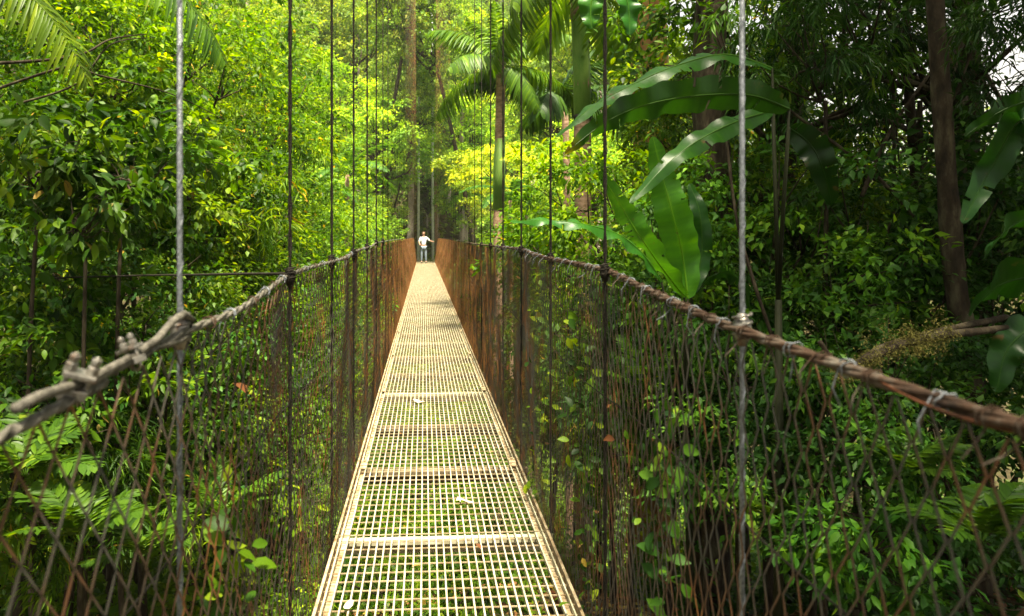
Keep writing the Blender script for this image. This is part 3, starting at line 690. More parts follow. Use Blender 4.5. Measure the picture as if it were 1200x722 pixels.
# --- right side
Rt = [
 ('fine2', 700, 330, 9.0, .65, 'sunny shrub behind the second right hanger', BR),
 ('medium', 720, 265, 7.5, .45, 'bright broad leaved sapling below the big arching leaves', BR),
 ('medium', 815, 150, 11, .55, 'light green tree behind the long arching leaves', YG),
 ('medium', 865, 50, 8.5, .6, 'mid green crown at the top beside the mossy trunk', YG),
 ('fine2', 640, 370, 11, .65, 'green shrub behind the netting near the third right hanger', YG),
 ('dark', 780, 400, 6.2, .5, 'dark shrub behind the right netting under the broad leaves', (1.2, 1.2, 1)),
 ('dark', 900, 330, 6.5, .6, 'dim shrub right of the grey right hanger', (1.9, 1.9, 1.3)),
 ('fine2', 960, 270, 9.5, .75, 'yellow lit shrub glimpsed between the dark stems', YG),
 ('fine2', 880, 170, 9.5, .7, 'green tree behind the grey right hanger', (1, 1, .9)),
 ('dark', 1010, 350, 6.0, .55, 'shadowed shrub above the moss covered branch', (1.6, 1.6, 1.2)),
 ('dark', 1130, 330, 6.0, .55, 'dark leafy shrub behind the slim leaning trunk', (1, 1, 1)),
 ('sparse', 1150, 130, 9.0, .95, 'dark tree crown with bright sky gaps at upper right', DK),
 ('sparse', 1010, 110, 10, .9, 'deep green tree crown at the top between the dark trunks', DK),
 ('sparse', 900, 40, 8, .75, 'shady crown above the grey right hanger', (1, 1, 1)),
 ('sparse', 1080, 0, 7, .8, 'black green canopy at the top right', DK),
 ('sparse', 1230, 60, 7, .9, 'canopy at the right end of the top edge', DK),
 ('dark', 1240, 300, 6, .7, 'dark bush at the right frame edge', DK),
 ('dark', 960, 520, 4.6, .40, 'low dark bush behind the right netting beneath the rusty rail', (1.1, 1.2, 1)),
 ('dark', 1120, 560, 4.2, .42, 'shadowed bush in the lower right corner', (1, 1, 1)),
 ('dark', 825, 480, 5.8, .42, 'dim bush behind the netting left of the grey right hanger', (1.2, 1.3, 1)),
 ('fine2', 700, 460, 8.5, .6, 'lit shrub low behind the right netting by the second hanger', YG),
 ('bush', 640, 480, 9.0, .8, 'green bush beside the right edge of the grating', (1, 1, 1)),
 ('dark', 1050, 450, 5.2, .45, 'dark bush just below the moss covered branch', (1, 1, 1)),
 ('darkstrap', 1050, 20, 6.8, .42, 'dark tuft of long hanging leaves at the top near the slim leaning trunk', (.5, .6, .6)),
 ('darkstrap', 1240, 50, 4.5, .30, 'dark mass of narrow leaves in the top right corner', (.6, .7, .6)),
 ('fine2', 960, 235, 13, 1.0, 'sunlit tree glowing behind the dark stems on the right', BR),
 ('tiny', 1080, 215, 14, 1.0, 'small leaved sunlit tree behind the slim leaning trunk', YG),
 ('darkstrap', 950, 40, 6.0, .4, 'narrow leaved dark plant between the hanger and the slim leaning trunk', (.9, 1, .9)),
 ('darkbig', 870, 420, 5.2, .35, 'large leaved dim plant under the right rail by the grey hanger', (1.5, 1.6, 1.2)),
 ('darkbig', 1010, 620, 3.8, .28, 'large leaved plant low behind the near right netting', (1.3, 1.5, 1.1)),
 ('strap', 980, 310, 7.0, .5, 'lit narrow leaved plant behind the dark stems on the right', (1, 1.1, .8)),
 ('medium', 900, 240, 7.5, .4, 'broad leaved sapling catching light right of the grey hanger', (1, 1.1, .9)),
 ('medium', 1060, 320, 7.5, .4, 'broad leaved sapling between the thin and the slim trunk', (.9, 1.05, .9)),
 ('strap', 740, 500, 6.4, .40, 'narrow leaved plant low behind the right netting near the second hanger', (1, 1.1, .9)),
]
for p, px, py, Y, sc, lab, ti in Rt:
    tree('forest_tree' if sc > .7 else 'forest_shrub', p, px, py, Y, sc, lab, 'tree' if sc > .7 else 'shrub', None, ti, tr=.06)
# canopy trees mostly out of view, added to shade the right bank and foreground
for i, (x, y, z, sc, lab) in enumerate(((5.5, 7.5, 8.6, 1.5, 'high canopy tree shading the right bank near the slim leaning trunk'), (7.5, 2.5, 8.0, 1.6, 'high canopy tree shading the near right bank'), (3.8, 3.2, 7.2, 1.2, 'spreading crown over the grey right hanger'), (11, 6.5, 7.5, 1.6, 'high canopy tree at the right beyond the leaning trunk'), (4.2, 0.0, 8.5, 1.3, 'unseen canopy added to shade the right side of the near bridge'), (-5.5, 1.5, 8.5, 1.2, 'unseen tall crown added to shade the near left bank'), (-4.5, -4, 8, 1.5, 'unseen shade tree added behind the viewer on the left'), (3.5, -5, 8, 1.6, 'unseen shade tree added behind the viewer on the right'), (-.5, -6, 10, 1.5, 'unseen shade tree added behind the viewer over the bridge'), (5.0, 4.5, 5.6, 1.0, 'lower crown shading the near right bank'))):
    root = empty('shade_tree', (x, y, hz1(x, y))); tag(root, lab, 'tree')
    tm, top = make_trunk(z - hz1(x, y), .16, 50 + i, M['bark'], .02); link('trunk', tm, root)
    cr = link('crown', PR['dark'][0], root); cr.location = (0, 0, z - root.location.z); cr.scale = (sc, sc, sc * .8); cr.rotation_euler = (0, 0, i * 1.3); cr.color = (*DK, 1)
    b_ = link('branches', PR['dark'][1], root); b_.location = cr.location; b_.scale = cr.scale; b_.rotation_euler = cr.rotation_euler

# ------------------------------------------------------------------ trunks
def down(px, Y): # pixel row where ground lies at that px, Y
    p = at(px, 0, Y); return HY + (EYE - hz1(p.x, Y) + .1) / Y * F
pole('slim_tree', [(1150, down(1150, 5), 5), (1140, 450, 5), (1122, 350, 5), (1112, 240, 5), (1103, 110, 5), (1095, -10, 5), (1085, -140, 5)], (.085, .055), 'slim brown trunk rising right through the dark side to the top edge', 'tree', M['bark'])
pole('dark_barked_tree', [(832, down(832, 7), 7), (836, 350, 7), (838, 230, 7), (830, 120, 7), (834, 0, 7), (838, -120, 7)], (.20, .15), 'thick dark trunk behind the upright broad leaves', 'tree', M['bark'])
pole('dark_barked_tree', [(930, down(930, 8), 8), (928, 350, 8), (922, 200, 8), (930, 60, 8), (926, -60, 8)], (.12, .09), 'dark trunk just right of the grey right hanger', 'tree', M['bark'])
pole('thin_tree', [(1075, down(1075, 7), 7), (1070, 330, 7), (1072, 200, 7), (1062, 60, 7), (1066, -60, 7)], (.06, .04), 'thin dark trunk just left of the slim leaning trunk', 'tree', M['bark'])
pole('mossy_tree', [(768, down(768, 12), 12), (765, 250, 12), (762, 100, 12), (758, 0, 12), (752, -100, 12)], (.36, .28), 'mossy orange brown trunk at the top centre right', 'tree', M['bark_moss'])
pole('pale_barked_tree', [(284, 190, 46), (286, 100, 46), (291, 0, 46), (294, -80, 46)], (.26, .16), 'pale slender trunk standing on the hillside at upper left of centre', 'tree', M['bark_pale'])
pole('pale_barked_tree', [(492, 130, 56), (488, 60, 56), (490, -20, 56)], (.35, .25), 'pale straight trunk high on the hillside above the bridge end', 'tree', M['bark_pale'])
pole('leaning_tree', [(612, 262, 34), (622, 225, 34), (632, 190, 34)], (.22, .10), 'pale leaning trunk under the flat yellow green crown', 'tree', M['bark_pale'])
# lianas and branches
pole('liana', [(1130, 310, 5.6), (1080, 262, 5.6), (1020, 200, 5.6), (950, 148, 5.6), (900, 110, 5.6)], (.016, .012), 'straight dark liana crossing down to the slim leaning trunk', 'vine', M['bark'])
pole('liana', [(1130, 335, 6.2), (1040, 285, 6.2), (1090, 180, 6.4), (1140, 60, 6.2)], (.012, .010), 'looping dark liana behind the slim leaning trunk', 'vine', M['bark'])
pole('liana', [(1010, 230, 5.8), (1045, 150, 5.9), (1100, 70, 6.0), (1130, 10, 6.2)], (.018, .010), 'slanting bare branch in the upper right gap', 'vine', M['bark'])
pole('liana', [(905, 395, 4.4), (880, 320, 4.5), (862, 250, 4.6), (850, 150, 4.8)], (.012, .010), 'dark vine curving behind the grey right hanger', 'vine', M['bark'])
pole('slack_cable', [(60, 326, 5.0), (160, 323, 4.2), (230, 322, 3.6), (290, 321, 2.9), (333, 321, 2.42)], (.006, .006), 'thin slack cable running from the second left hanger out to the left thicket', 'cable', M['cable_dark'])
pole('bare_branch', [(-20, 75, 5), (60, 70, 5), (100, 62, 5), (130, 46, 5.2), (172, 40, 5.4)], (.013, .004), 'uppermost bare branch in the upper left', 'branch', M['bark'])
pole('bare_branch', [(-20, 110, 5), (80, 78, 5), (115, 88, 5), (200, 110, 5.4), (262, 140, 6)], (.011, .003), 'long bare branch sloping down to the first left hanger', 'branch', M['bark'])
pole('bare_branch', [(20, 122, 5), (90, 98, 5), (130, 52, 5.2), (182, 44, 5.4)], (.009, .003), 'crooked bare twig crossing the other branches in the upper left', 'branch', M['bark'])
pole('bare_branch', [(230, 290, 8), (280, 262, 8), (305, 230, 8.2), (335, 203, 8.5)], (.016, .007), 'bare brown twig arching before the sunlit left slope', 'branch', M['bark'])
pole('bare_branch', [(1180, 372, 3.3), (1120, 384, 3.2), (1040, 404, 3.1), (990, 430, 3.0), (960, 400, 3.0)], (.016, .010), 'crooked bare branch under the moss above the right rail', 'branch', M['bark'])
# moss on a branch
b = MB(); mr = empty('mossy_branch', at(1060, 410, 3.1)); tag(mr, 'branch thick with yellow moss lying above the right rail', 'branch')
P_ = [at(px, py, Y) - mr.location for px, py, Y in ((990, 436, 3.0), (1020, 420, 3.05), (1060, 402, 3.1), (1100, 393, 3.1), (1150, 388, 3.2), (1210, 380, 3.3))]
b.tube(P_, [.014, .018, .02, .02, .018, .012], 8); b.build('stem', M['bark'], mr)
n = 7000; gi = np.random.default_rng(3); tt = gi.random(n) ** 1.2 * 3.4; k = tt.astype(int); f = (tt - k)[:, None]; PA = np.array([tuple(p) for p in P_])
twg = [(gi.random() * 3.2, norm(gi.normal(size=3) + np.array([-.3, 0, -.2])) * gi.uniform(.05, .16)) for _ in range(26)]
pos = PA[k] * (1 - f) + PA[k + 1] * f
wh = gi.integers(0, 60, n)
for q, (t0_, dv) in enumerate(twg):
    m_ = wh == q; kk = int(t0_); p0_ = PA[kk] * (1 - (t0_ - kk)) + PA[kk + 1] * (t0_ - kk); pos[m_] = p0_ + dv * gi.random((m_.sum(), 1))
lump = .022 * (1.2 + np.sin(tt * 9) * .5 + np.sin(tt * 23 + 1) * .4)
pos = pos + gi.normal(size=(n, 3)) * (lump * .7)[:, None] * np.array([.8, 1, .8])
V, Fs, rv = leaves(pos, gi.normal(size=(n, 3)) + np.array([0, 0, -.6]), gi.normal(size=(n, 3)), .015, .004, gi.random(n))
link('moss', make_mesh('moss', V, Fs, M['moss'], rv), mr)

# ------------------------------------------------------------------ fronds and palms
def frond_mesh(L, n, ll, lw, arch=.9, droop=.8, seed=0, mat=None, stalk=.12, rise=.6, ang=.9, stiff=False, seg=3, tip=1.0, rscale=1.0):
    """frond grows from origin along +X, rising then arching down"""
    g = np.random.default_rng(seed); mat = mat or M['frond']
    def P(s):
        th = rise - arch * 1.5 * s
        # integrate direction
        k = np.linspace(0, s, 12); a = rise - arch * 1.6 * k; return np.array([np.trapezoid(np.cos(a), k) if s > 0 else 0, 0, np.trapezoid(np.sin(a), k) if s > 0 else 0]) * L
    V = []; Fs = []; rv = []; nv = 0
    b = MB(); sp = np.linspace(0, 1, 14); pts = [P(s) for s in sp]
    b.tube(pts, [max(.003, .011 * rscale * (1 - .85 * s)) * L / 2 for s in sp], 6, .55)
    for i in range(n):
        s = stalk + (1 - stalk) * (i + .5) / n; p = P(s); d = P(min(1, s + .02)) - P(max(0, s - .02)); d = d / np.linalg.norm(d)
        prof = (math.sin(math.pi * min(1, (s - stalk) / (1 - stalk) * .86 + .12)) ** .6) * tip
        for sd in (-1, 1):
            le = ll * prof * g.uniform(.88, 1.1); w0 = lw * g.uniform(.8, 1.15)
            dirn = np.array([d[0] * math.cos(ang), sd * math.sin(ang), d[2] * math.cos(ang)]) + np.array([0, 0, .15]) + g.normal(size=3) * .07
            dirn /= np.linalg.norm(dirn); up = np.array([-d[2], 0, d[0]]) + np.array([0, 0, .5]); up = up / np.linalg.norm(up)
            q = p.copy(); cur = dirn.copy(); r0 = float(pal(g.normal(.5, .2)))
            for k in range(seg + 1):
                sidev = np.cross(cur, up); sidev /= (np.linalg.norm(sidev) + 1e-9)
                ww = w0 * [.45, 1, .85, .05, .02][min(k if seg == 3 else int(k * 3 / seg), 4)] * .5
                V += [q - sidev * ww, q + np.array([0, 0, -ww * .35]), q + sidev * ww]; rv += [r0] * 3
                if k < seg:
                    o = nv + k * 3; Fs += [(o, o + 1, o + 4, o + 3), (o + 1, o + 2, o + 5, o + 4)]
                cur = cur + np.array([0, 0, -droop / seg * (1 + .3 * g.random())]); cur /= np.linalg.norm(cur)
                q = q + cur * le / seg
            nv += (seg + 1) * 3
    b.add(V, Fs, np.array(rv)); return b.mesh('frond', mat)
FR = {}
FR['palm'] = [frond_mesh(3.0, 46, .75, .050, .85, 1.0, s) for s in (1, 2, 3)]
FR['droopy'] = [frond_mesh(2.6, 40, .85, .075, .8, 1.9, s + 10) for s in (1, 2)]
FR['fern'] = [frond_mesh(1.0, 34, .22, .032, .7, .5, s + 20, rise=.75) for s in (1, 2)]
FR['tfern'] = [frond_mesh(3.2, 40, .62, .12, .75, .6, s + 30, rise=.5) for s in (1, 2)]
FR['seed'] = [frond_mesh(.55, 11, .17, .045, .6, .45, s + 40, rise=.55, stalk=.2) for s in (1, 2, 3)]
def palm(name, pts, rad, label, top, fronds, nf, tint, sc, ring=None, pitch=(.9, -.3), seed=0, bands=None):
    root, out = pole(name, pts, rad, label, 'palm', M['palm_brown'])
    tr_ = [c for c in root.children if c.name.startswith('stem')][0]; tr_.name = 'trunk'
    g = random.Random(seed)
    P = at(*top)
    for i in range(nf):
        a = 2.4 * i + g.uniform(-.3, .3); t = i / max(1, nf - 1)
        f = link('frond', FR[fronds][i % len(FR[fronds])], root); f.location = P - root.location
        el = pitch[0] + (pitch[1] - pitch[0]) * t
        f.rotation_euler = Euler((g.uniform(-.25, .25), -el, a)); k = sc * g.uniform(.85, 1.1); f.scale = (k, k, k); f.color = (*tint, 1)
    return root
# ringed palm with green crownshaft, right of the bridge end
Yp = 14
p1 = palm('crownshaft_palm', [(584, down(584, Yp), Yp), (584, 300, Yp), (585, 200, Yp), (587, 90, Yp), (588, 70, Yp)], (.115, .09), 'slender palm with smooth green and tan banded trunk right of the bridge end', (588, 78, Yp), 'droopy', 11, (1.5, 1.5, 1.0), .68, pitch=(1.1, -.7), seed=3)
b = MB(); b.tube([at(584.5, 246, Yp) - p1.location, at(585, 200, Yp) - p1.location, at(586, 163, Yp) - p1.location], [.118, .125, .108], 12); b.build('green_band', M['palm_green'], p1)
Yq = 10
p2 = palm('thick_palm', [(685, down(685, Yq), Yq), (684, 300, Yq), (683, 210, Yq), (682, 100, Yq), (678, 0, Yq), (676, -60, Yq)], (.13, .115), 'thicker palm with dark ringed green trunk and hanging fronds beside the long arching leaf', (668, -30, Yq), 'droopy', 11, (1.7, 1.6, 1.0), .8, pitch=(.75, -1.0), seed=5)
b = MB(); b.tube([at(682.5, 136, Yq) - p2.location, at(681.5, 80, Yq) - p2.location, at(678.5, 10, Yq) - p2.location, at(677, -30, Yq) - p2.location], [.128, .128, .12, .11], 12); b.build('green_band', M['palm_green'], p2)
b = MB(); b.tube([at(682.6, 140, Yq) - p2.location, at(682.6, 135, Yq) - p2.location], [.134, .134], 12); b.build('leaf_scar', M['cable_dark'], p2)
# dark palm behind with drooping leaflets
p3 = palm('dark_fronded_palm', [(668, down(668, 17), 17), (664, 200, 17), (660, 130, 17)], (.10, .08), 'palm with dark grey green drooping fronds between the two ringed trunks', (655, 125, 15), 'droopy', 9, (.45, .6, .7), .85, pitch=(.7, -.3), seed=9)
# tree ferns / palms at the bridge end
palm('tree_fern', [(512, down(512, 47), 47), (510, 195, 47)], (.12, .09), 'dark feathery tree fern arching over the bridge end', (510, 185, 47), 'tfern', 9, (.6, .85, .9), 1.3, pitch=(.7, -.1), seed=14)
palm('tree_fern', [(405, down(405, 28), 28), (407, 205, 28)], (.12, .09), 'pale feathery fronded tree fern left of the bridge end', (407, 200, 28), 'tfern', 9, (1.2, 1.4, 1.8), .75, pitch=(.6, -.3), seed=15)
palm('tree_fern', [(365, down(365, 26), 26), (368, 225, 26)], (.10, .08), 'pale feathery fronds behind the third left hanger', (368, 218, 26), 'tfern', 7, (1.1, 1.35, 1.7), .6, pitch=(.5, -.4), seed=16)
palm('tree_fern', [(600, down(600, 30), 30), (598, 235, 30)], (.10, .08), 'grey green tree fern right of the bridge end', (598, 228, 30), 'tfern', 8, (.8, 1.1, 1.2), .7, pitch=(.6, -.2), seed=17)
# palm fronds reaching in at the top left
def hang_frond(name, px0, py0, px1, py1, Y, kind, label, tint, sc, roll=0, lift=.0, idx=0):
    a = at(px0, py0, Y); c = at(px1, py1, Y); d = c - a
    root = empty(name, a); tag(root, label, 'palm frond')
    f = link('frond', FR[kind][idx], root); f.rotation_euler = Euler((roll, -math.atan2(d.z, math.hypot(d.x, d.y)) - lift, math.atan2(d.y, d.x))); f.scale = (sc,) * 3; f.color = (*tint, 1)
hang_frond('palm_frond', 60, -60, 280, 60, 4.6, 'palm', 'palm frond with thin green leaflets across the top left', (1, 1.1, .9), .50, .3)
hang_frond('palm_frond', 110, -70, 330, 0, 5.2, 'palm', 'second palm frond behind the first along the top left edge', (.9, 1, .9), .45, -.2, idx=1)
hang_frond('palm_frond', -90, -60, 80, 60, 3.8, 'palm', 'yellow streaked palm frond in the top left corner', (1.9, 1.5, .9), .42, .4, idx=2)
hang_frond('fern_frond', 925, -30, 1020, 50, 4.6, 'fern', 'pale toothed frond at the top right of the grey right hanger', (1.8, 2.0, 2.6), .75, .5, .2)
# low ferns and pinnate seedlings
def rosette(name, p, kind, n, sc, label, tint, seed, cat='fern', group=None, el=(.9, .1)):
    root = empty(name, p); tag(root, label, cat, group); g = random.Random(seed); tint = tuple(v * .75 for v in tint) if kind == 'seed' else tint
    for i in range(n):
        f = link('frond', FR[kind][i % len(FR[kind])], root); k = sc * (.7 if kind == 'seed' else .9) * g.uniform(.8, 1.15); f.scale = (k, k, k)
        f.rotation_euler = Euler((g.uniform(-.2, .2), -(el[1] + (el[0] - el[1]) * g.random()), 2.4 * i + g.uniform(-.3, .3))); f.color = (*tint, 1)
    return root
for i, (px, py, Y, kind, n, sc, lab, ti) in enumerate((
 (95, 640, 3.3, 'seed', 12, 1.0, 'light green pinnate seedling low behind the left netting', (1.1, 1.15, .9)),
 (165, 660, 3.6, 'seed', 10, .9, 'smaller pinnate seedling left of the first left hanger', (1.0, 1.05, .9)),
 (30, 560, 3.6, 'seed', 11, 1.1, 'green pinnate seedling at the lower left edge', (1.1, 1.2, 1)),
 (170, 500, 5.5, 'fern', 10, .9, 'bright fern in the light patch behind the left netting', (1.5, 1.5, 1)),
 (260, 620, 5.0, 'fern', 9, .6, 'small fern behind the lower left netting near the second hanger', (1.1, 1.2, 1)),
 (1150, 640, 2.9, 'seed', 12, .9, 'fresh green pinnate seedling in the lower right corner', (.9, 1.1, .8)),
 (1060, 560, 3.6, 'seed', 9, .9, 'dim seedling below the rusty right rail', (1.0, 1.1, 1)),
 (900, 610, 4.2, 'seed', 10, .8, 'seedling low behind the right netting by the grey hanger', (1.2, 1.3, 1)),
 (760, 480, 5.5, 'fern', 9, .9, 'fern with glossy leaflets behind the right netting', (1.3, 1.5, 1.2)),
 (760, 560, 5.4, 'fern', 8, .7, 'lower fern behind the right netting above the leaf litter', (1.1, 1.3, 1)),
 (740, 395, 6.5, 'fern', 8, 1.1, 'fern arching just under the right rail', (1.5, 1.6, 1.2)))):
    rosette('fern' if kind == 'fern' else 'seedling', at(px, py, Y), kind, n, sc, lab, ti, i, 'fern' if kind == 'fern' else 'seedling')

# ------------------------------------------------------------------ large leaves (heliconia / banana like)
def big_leaf(pts, width, parent, tint=(1, 1, 1), fold=.25, side=None, seed=0, name='leaf', stalk=.0, ripple=.02, yellow=0.0, mat='big_leaf'):
    """pts: world points along the midrib; width m; side: vector across the blade"""
    P = [Vector(p) for p in pts]; out = []
    for i in range(len(P) - 1):
        p0 = P[max(i - 1, 0)]; p1 = P[i]; p2 = P[i + 1]; p3 = P[min(i + 2, len(P) - 1)]
        for k in range(20):
            t = k / 20; out.append(.5 * ((2 * p1) + (-p0 + p2) * t + (2 * p0 - 5 * p1 + 4 * p2 - p3) * t * t + (-p0 + 3 * p1 - 3 * p2 + p3) * t ** 3))
    out.append(P[-1]); m = len(out); o0 = parent.location; g = random.Random(seed)
    side = Vector(side if side else (0, -.4, 1)).normalized()
    nc = 6; V = []; rv = []; vein = [g.uniform(-.10, .10) for _ in range(m)]
    for i, p in enumerate(out):
        t = i / (m - 1); tg = (out[min(i + 1, m - 1)] - out[max(i - 1, 0)]).normalized()
        sv = (side - tg * side.dot(tg)).normalized(); nv = tg.cross(sv)
        u = max(0, (t - stalk) / (1 - stalk)); prof = (math.sin(math.pi * u ** .75) ** .62) if 0 < u < 1 else 0
        wv = width * .5 * prof + .0025
        for k in range(-nc, nc + 1):
            f = k / nc; edge = 1 + .05 * math.sin(i * .7 + seed + k * .2) * abs(f)
            V.append(tuple(p - o0 + sv * (f * wv * edge) + nv * (abs(f) * wv * fold + ripple * abs(f) * math.sin(i * .36 + (1 if k > 0 else 2.5)) * prof + .0025 * ((i % 2) - .5) * (k != 0))))
            base = .42 + vein[i] * (k != 0) + .08 * math.sin(i * .31 + seed) + (.25 if k == 0 else 0) + g.uniform(-.05, .05)
            if yellow and t > 1 - yellow: base = .9 + .1 * (t - 1 + yellow) / yellow
            rv.append(min(1, base))
    w_ = 2 * nc + 1
    tear = {}
    for i in range(m - 1):
        if g.random() < .07: tear[(i, g.choice((0, 1)))] = g.randint(2, nc - 1)
    Fs = []
    for i in range(m - 1):
        for k in range(2 * nc):
            if k < nc and k < tear.get((i, 0), 0): continue
            if k >= nc and 2 * nc - 1 - k < tear.get((i, 1), 0): continue
            Fs.append((i * w_ + k, i * w_ + k + 1, (i + 1) * w_ + k + 1, (i + 1) * w_ + k))
    b = MB(); b.add(V, Fs, np.array(rv))
    b.tube([tuple(p - o0) for p in out], [max(.0015, .008 * (1 - i / m)) for i in range(m)], 6, .8)
    o = b.build(name, M[mat], parent); o.color = (*tint, 1); return o
def A(*l): return [at(*p) for p in l]
def stalks(parent, base, tips, rad=.02, hub=None):
    hub = hub if hub is not None else base.lerp(sum(tips, Vector()) / len(tips), .7)
    b = MB(); b.tube([base - parent.location - Vector((0, 0, .1)), base.lerp(hub, .5) - parent.location + Vector((.03, 0, 0)), hub - parent.location], [rad * 1.6, rad * 1.3, rad], 9); b.build('stalk', M['stalk'], parent)
    for tp in tips:
        b = MB(); m = (hub + tp) / 2 + Vector((0, 0, .06)); b.tube([hub - parent.location, m - parent.location, tp - parent.location], [rad * .7, rad * .5, rad * .35], 7); b.build('petiole', M['stalk'], parent)
h1b = Vector((at(905, 200, 4.2).x, 4.2, hz1(at(905, 200, 4.2).x, 4.2)))
h1 = empty('banana_plant', h1b); tag(h1, 'plant with long dark arching leaves reaching left across the right hangers', 'plant')
big_leaf(A((925, 128, 4.1), (880, 112, 4.0), (820, 112, 3.9), (760, 122, 3.8), (710, 143, 3.7), (662, 180, 3.6)), .20, h1, (.5, .5, .38), .2, (0, -.5, 1), 1, yellow=.10)
big_leaf(A((905, 80, 4.6), (850, 64, 4.6), (790, 78, 4.5), (735, 102, 4.4), (690, 128, 4.3), (652, 160, 4.3)), .16, h1, (.9, .9, .75), .3, (0, .8, .6), 2)
big_leaf(A((905, 130, 4.4), (870, 140, 4.3), (830, 158, 4.2), (790, 185, 4.1), (738, 238, 4.0)), .15, h1, (.75, .75, .6), .3, (-.3, .5, .7), 3)
big_leaf(A((925, 150, 4.6), (950, 170, 4.6), (965, 200, 4.6), (975, 240, 4.7)), .20, h1, (.2, .26, .24), .25, (1, -.3, .3), 5)
stalks(h1, h1b, A((925, 128, 4.1), (905, 80, 4.6), (905, 130, 4.4), (925, 150, 4.6)), .022)
h2b = Vector((at(805, 360, 4.9).x, 4.9, hz1(at(805, 360, 4.9).x, 4.9)))
h2 = empty('broad_leaved_plant', h2b); tag(h2, 'plant with upright fresh green strap leaves standing behind the right rail', 'plant')
big_leaf(A((806, 350, 4.8), (800, 300, 4.8), (788, 250, 4.7), (776, 205, 4.7), (765, 160, 4.7)), .24, h2, (2.6, 2.2, 1.2), .2, (1, -.3, 0), 6)
big_leaf(A((802, 348, 4.7), (780, 320, 4.6), (755, 285, 4.5), (730, 245, 4.5), (702, 200, 4.5)), .20, h2, (2.1, 1.8, 1), .2, (.8, -.4, -.5), 7)
big_leaf(A((775, 330, 4.5), (755, 300, 4.4), (725, 275, 4.3), (680, 262, 4.2), (635, 258, 4.2), (598, 260, 4.1)), .12, h2, (1.1, 1.2, 1), .35, (0, .9, .5), 8)
big_leaf(A((810, 345, 4.9), (822, 300, 5), (820, 250, 5), (808, 215, 5.1)), .14, h2, (.7, .8, .7), .2, (1, -.2, 0), 9)
big_leaf(A((812, 345, 4.9), (842, 320, 4.9), (868, 330, 4.8), (880, 365, 4.8)), .14, h2, (.35, .4, .4), .2, (0, -.8, .6), 10)
stalks(h2, h2b, A((806, 350, 4.8), (802, 348, 4.7), (775, 330, 4.5), (810, 345, 4.9), (812, 345, 4.9)), .02)
# leaves at the right edge
h3b = Vector((at(1240, 300, 3.4).x, 3.4, hz1(at(1240, 300, 3.4).x, 3.4)))
h3 = empty('broad_leaved_plant', h3b); tag(h3, 'plant with broad dull leaves leaning in at the right edge', 'plant')
big_leaf(A((1235, 210, 3.4), (1200, 140, 3.4), (1160, 200, 3.5), (1128, 262, 3.5)), .15, h3, (.4, .5, .5), .25, (1, -.4, .4), 11)
big_leaf(A((1240, 110, 3.5), (1205, 118, 3.5), (1170, 132, 3.5), (1130, 160, 3.5)), .13, h3, (.4, .45, .4), .25, (0, -.5, 1), 12)
big_leaf(A((1250, 240, 3.3), (1215, 250, 3.3), (1180, 270, 3.3), (1152, 305, 3.3)), .14, h3, (.4, .5, .5), .25, (.3, -.6, 1), 13)
big_leaf(A((1240, 330, 3.2), (1210, 325, 3.2), (1170, 335, 3.2), (1135, 370, 3.2)), .26, h3, (.25, .34, .25), .15, (0, -.7, 1), 14)
big_leaf(A((1225, 380, 3.2), (1200, 390, 3.2), (1178, 415, 3.2), (1168, 460, 3.2)), .16, h3, (.3, .4, .3), .2, (1, -.5, 0), 15)
stalks(h3, h3b, A((1235, 210, 3.4), (1240, 110, 3.5), (1250, 240, 3.3), (1240, 330, 3.2), (1225, 380, 3.2)), .02)
# two hanging leaves at the very top
h4 = empty('hanging_twig', at(712, -60, 3.6)); tag(h4, 'twig with two hanging oval leaves at the top beside the second right hanger', 'twig')
big_leaf(A((700, -35, 3.6), (695, -10, 3.6), (692, 15, 3.6), (694, 34, 3.6)), .13, h4, (1.3, 1.3, 1), .15, (1, -.3, 0), 18)
big_leaf(A((728, -40, 3.6), (733, -10, 3.6), (737, 15, 3.6), (738, 41, 3.6)), .13, h4, (.9, 1.1, 1), .15, (1, .2, 0), 19)
b = MB(); b.tube([at(700, -35, 3.6) - h4.location, at(712, -55, 3.6) - h4.location, at(728, -40, 3.6) - h4.location], .004, 5); b.tube([(0, 0, 0), (.2, .2, .35), (.8, .4, .8)], .006, 5); b.build('stem', M['bark'], h4)
# fan of broad leaves behind the first left hanger
h5b = Vector((at(150, 260, 5.5).x, 5.5, hz1(at(150, 260, 5.5).x, 5.5)))

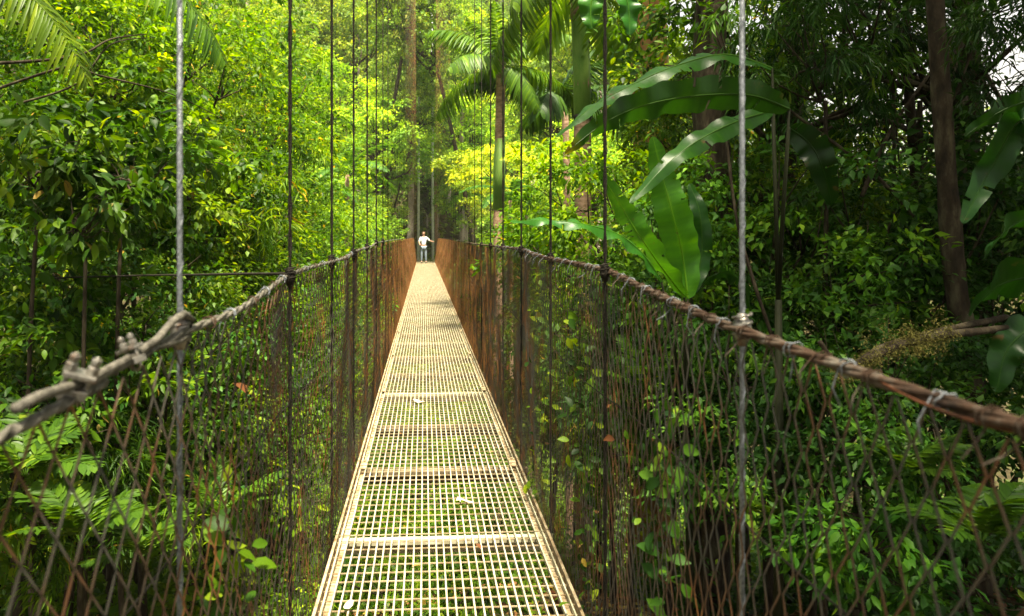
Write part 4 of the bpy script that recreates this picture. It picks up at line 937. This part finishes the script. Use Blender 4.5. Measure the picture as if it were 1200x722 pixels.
# ------------------------------------------------------------------ ground cover and leaf litter (uncountable)
def scatter(name, n, xr, yr, L, W, mat, hmax, seed, dens=None, T=T_LEAF, Fc=F_LEAF, lie=False):
    g = np.random.default_rng(seed); x = g.uniform(*xr, n); y = g.uniform(*yr, n)
    cl = np.sin(x * 1.7 + seed) * np.cos(y * 1.3 + 1) + .6 * np.sin(x * 4.1) * np.cos(y * 3.7)
    z = hz(x, y); h = hmax * (.35 + .4 * np.clip(cl + .5, 0, 1.6)) * g.random(n) ** .8
    pos = np.stack([x, y, z + h + .01], -1)
    d = g.normal(size=(n, 3)) * np.array([1, 1, .12 if lie else .45]) + np.array([0, 0, 0 if lie else -.15]); up = np.array([0, 0, 1]) + g.normal(size=(n, 3)) * (.25 if lie else .5)
    # nothing grows up through the deck
    ub = np.abs(x + y * math.tan(TH) - .093); top = -.0098 * y - .45
    keep = ~((ub < 1.5) & (pos[:, 2] > top) & (y < 41.5)); m_ = keep
    m_ = keep & ~((x > .6) & (x < 3.4) & (y < 6.6) & (y > 0)) if not lie else keep
    pos, d, up, x, y, z, cl = pos[m_], d[m_], up[m_], x[m_], y[m_], z[m_], cl[m_]; n = len(pos)
    r = np.minimum(pal(.45 * g.random(n) + .45 * (cl * .25 + .5) + .05), .95 if not lie else 1)
    if lie: r = g.random(n)
    s = L * g.uniform(.6, 1.3, n)
    V, Fs, rv = leaves(pos, d, up, s, s * W / L, r, T, Fc)
    return link(name, make_mesh(name, V, Fs, mat, rv))
tag(scatter('leaf_litter', 26000, (-7, 8), (1, 12), .10, .055, M['litter'], .04, 1, lie=True), kind='stuff')
tag(scatter('undergrowth', 60000, (-11, -1.1), (3.2, 20), .11, .05, M['leaf'], .75, 2), kind='stuff')
tag(scatter('undergrowth', 50000, (2.2, 12), (3.5, 20), .12, .055, M['leaf_dark'], .8, 3), kind='stuff')
tag(scatter('undergrowth', 70000, (-9, 9), (8, 44), .20, .09, M['leaf'], 1.3, 4), kind='stuff')
tag(scatter('hillside_undergrowth', 110000, (-60, 45), (44, 120), .5, .25, M['leaf_far'], 2.0, 5), kind='stuff')

# ------------------------------------------------------------------ humid air
hb = MB(); hb.box((0, 450, 45), (1600, 1700, 150)); hz_o = hb.build('haze', M['soil'], None, False)
hm = bpy.data.materials.new('haze'); hm.use_nodes = True; hn = hm.node_tree; hn.nodes.clear()
ho = hn.nodes.new('ShaderNodeOutputMaterial'); hv = hn.nodes.new('ShaderNodeVolumePrincipled'); hv.inputs['Color'].default_value = (.95, .97, .88, 1); hv.inputs['Density'].default_value = .0004; hv.inputs['Anisotropy'].default_value = .3
hn.links.new(hv.outputs[0], ho.inputs['Volume']); hz_o.data.materials.clear(); hz_o.data.materials.append(hm)
tag(hz_o, kind='stuff')
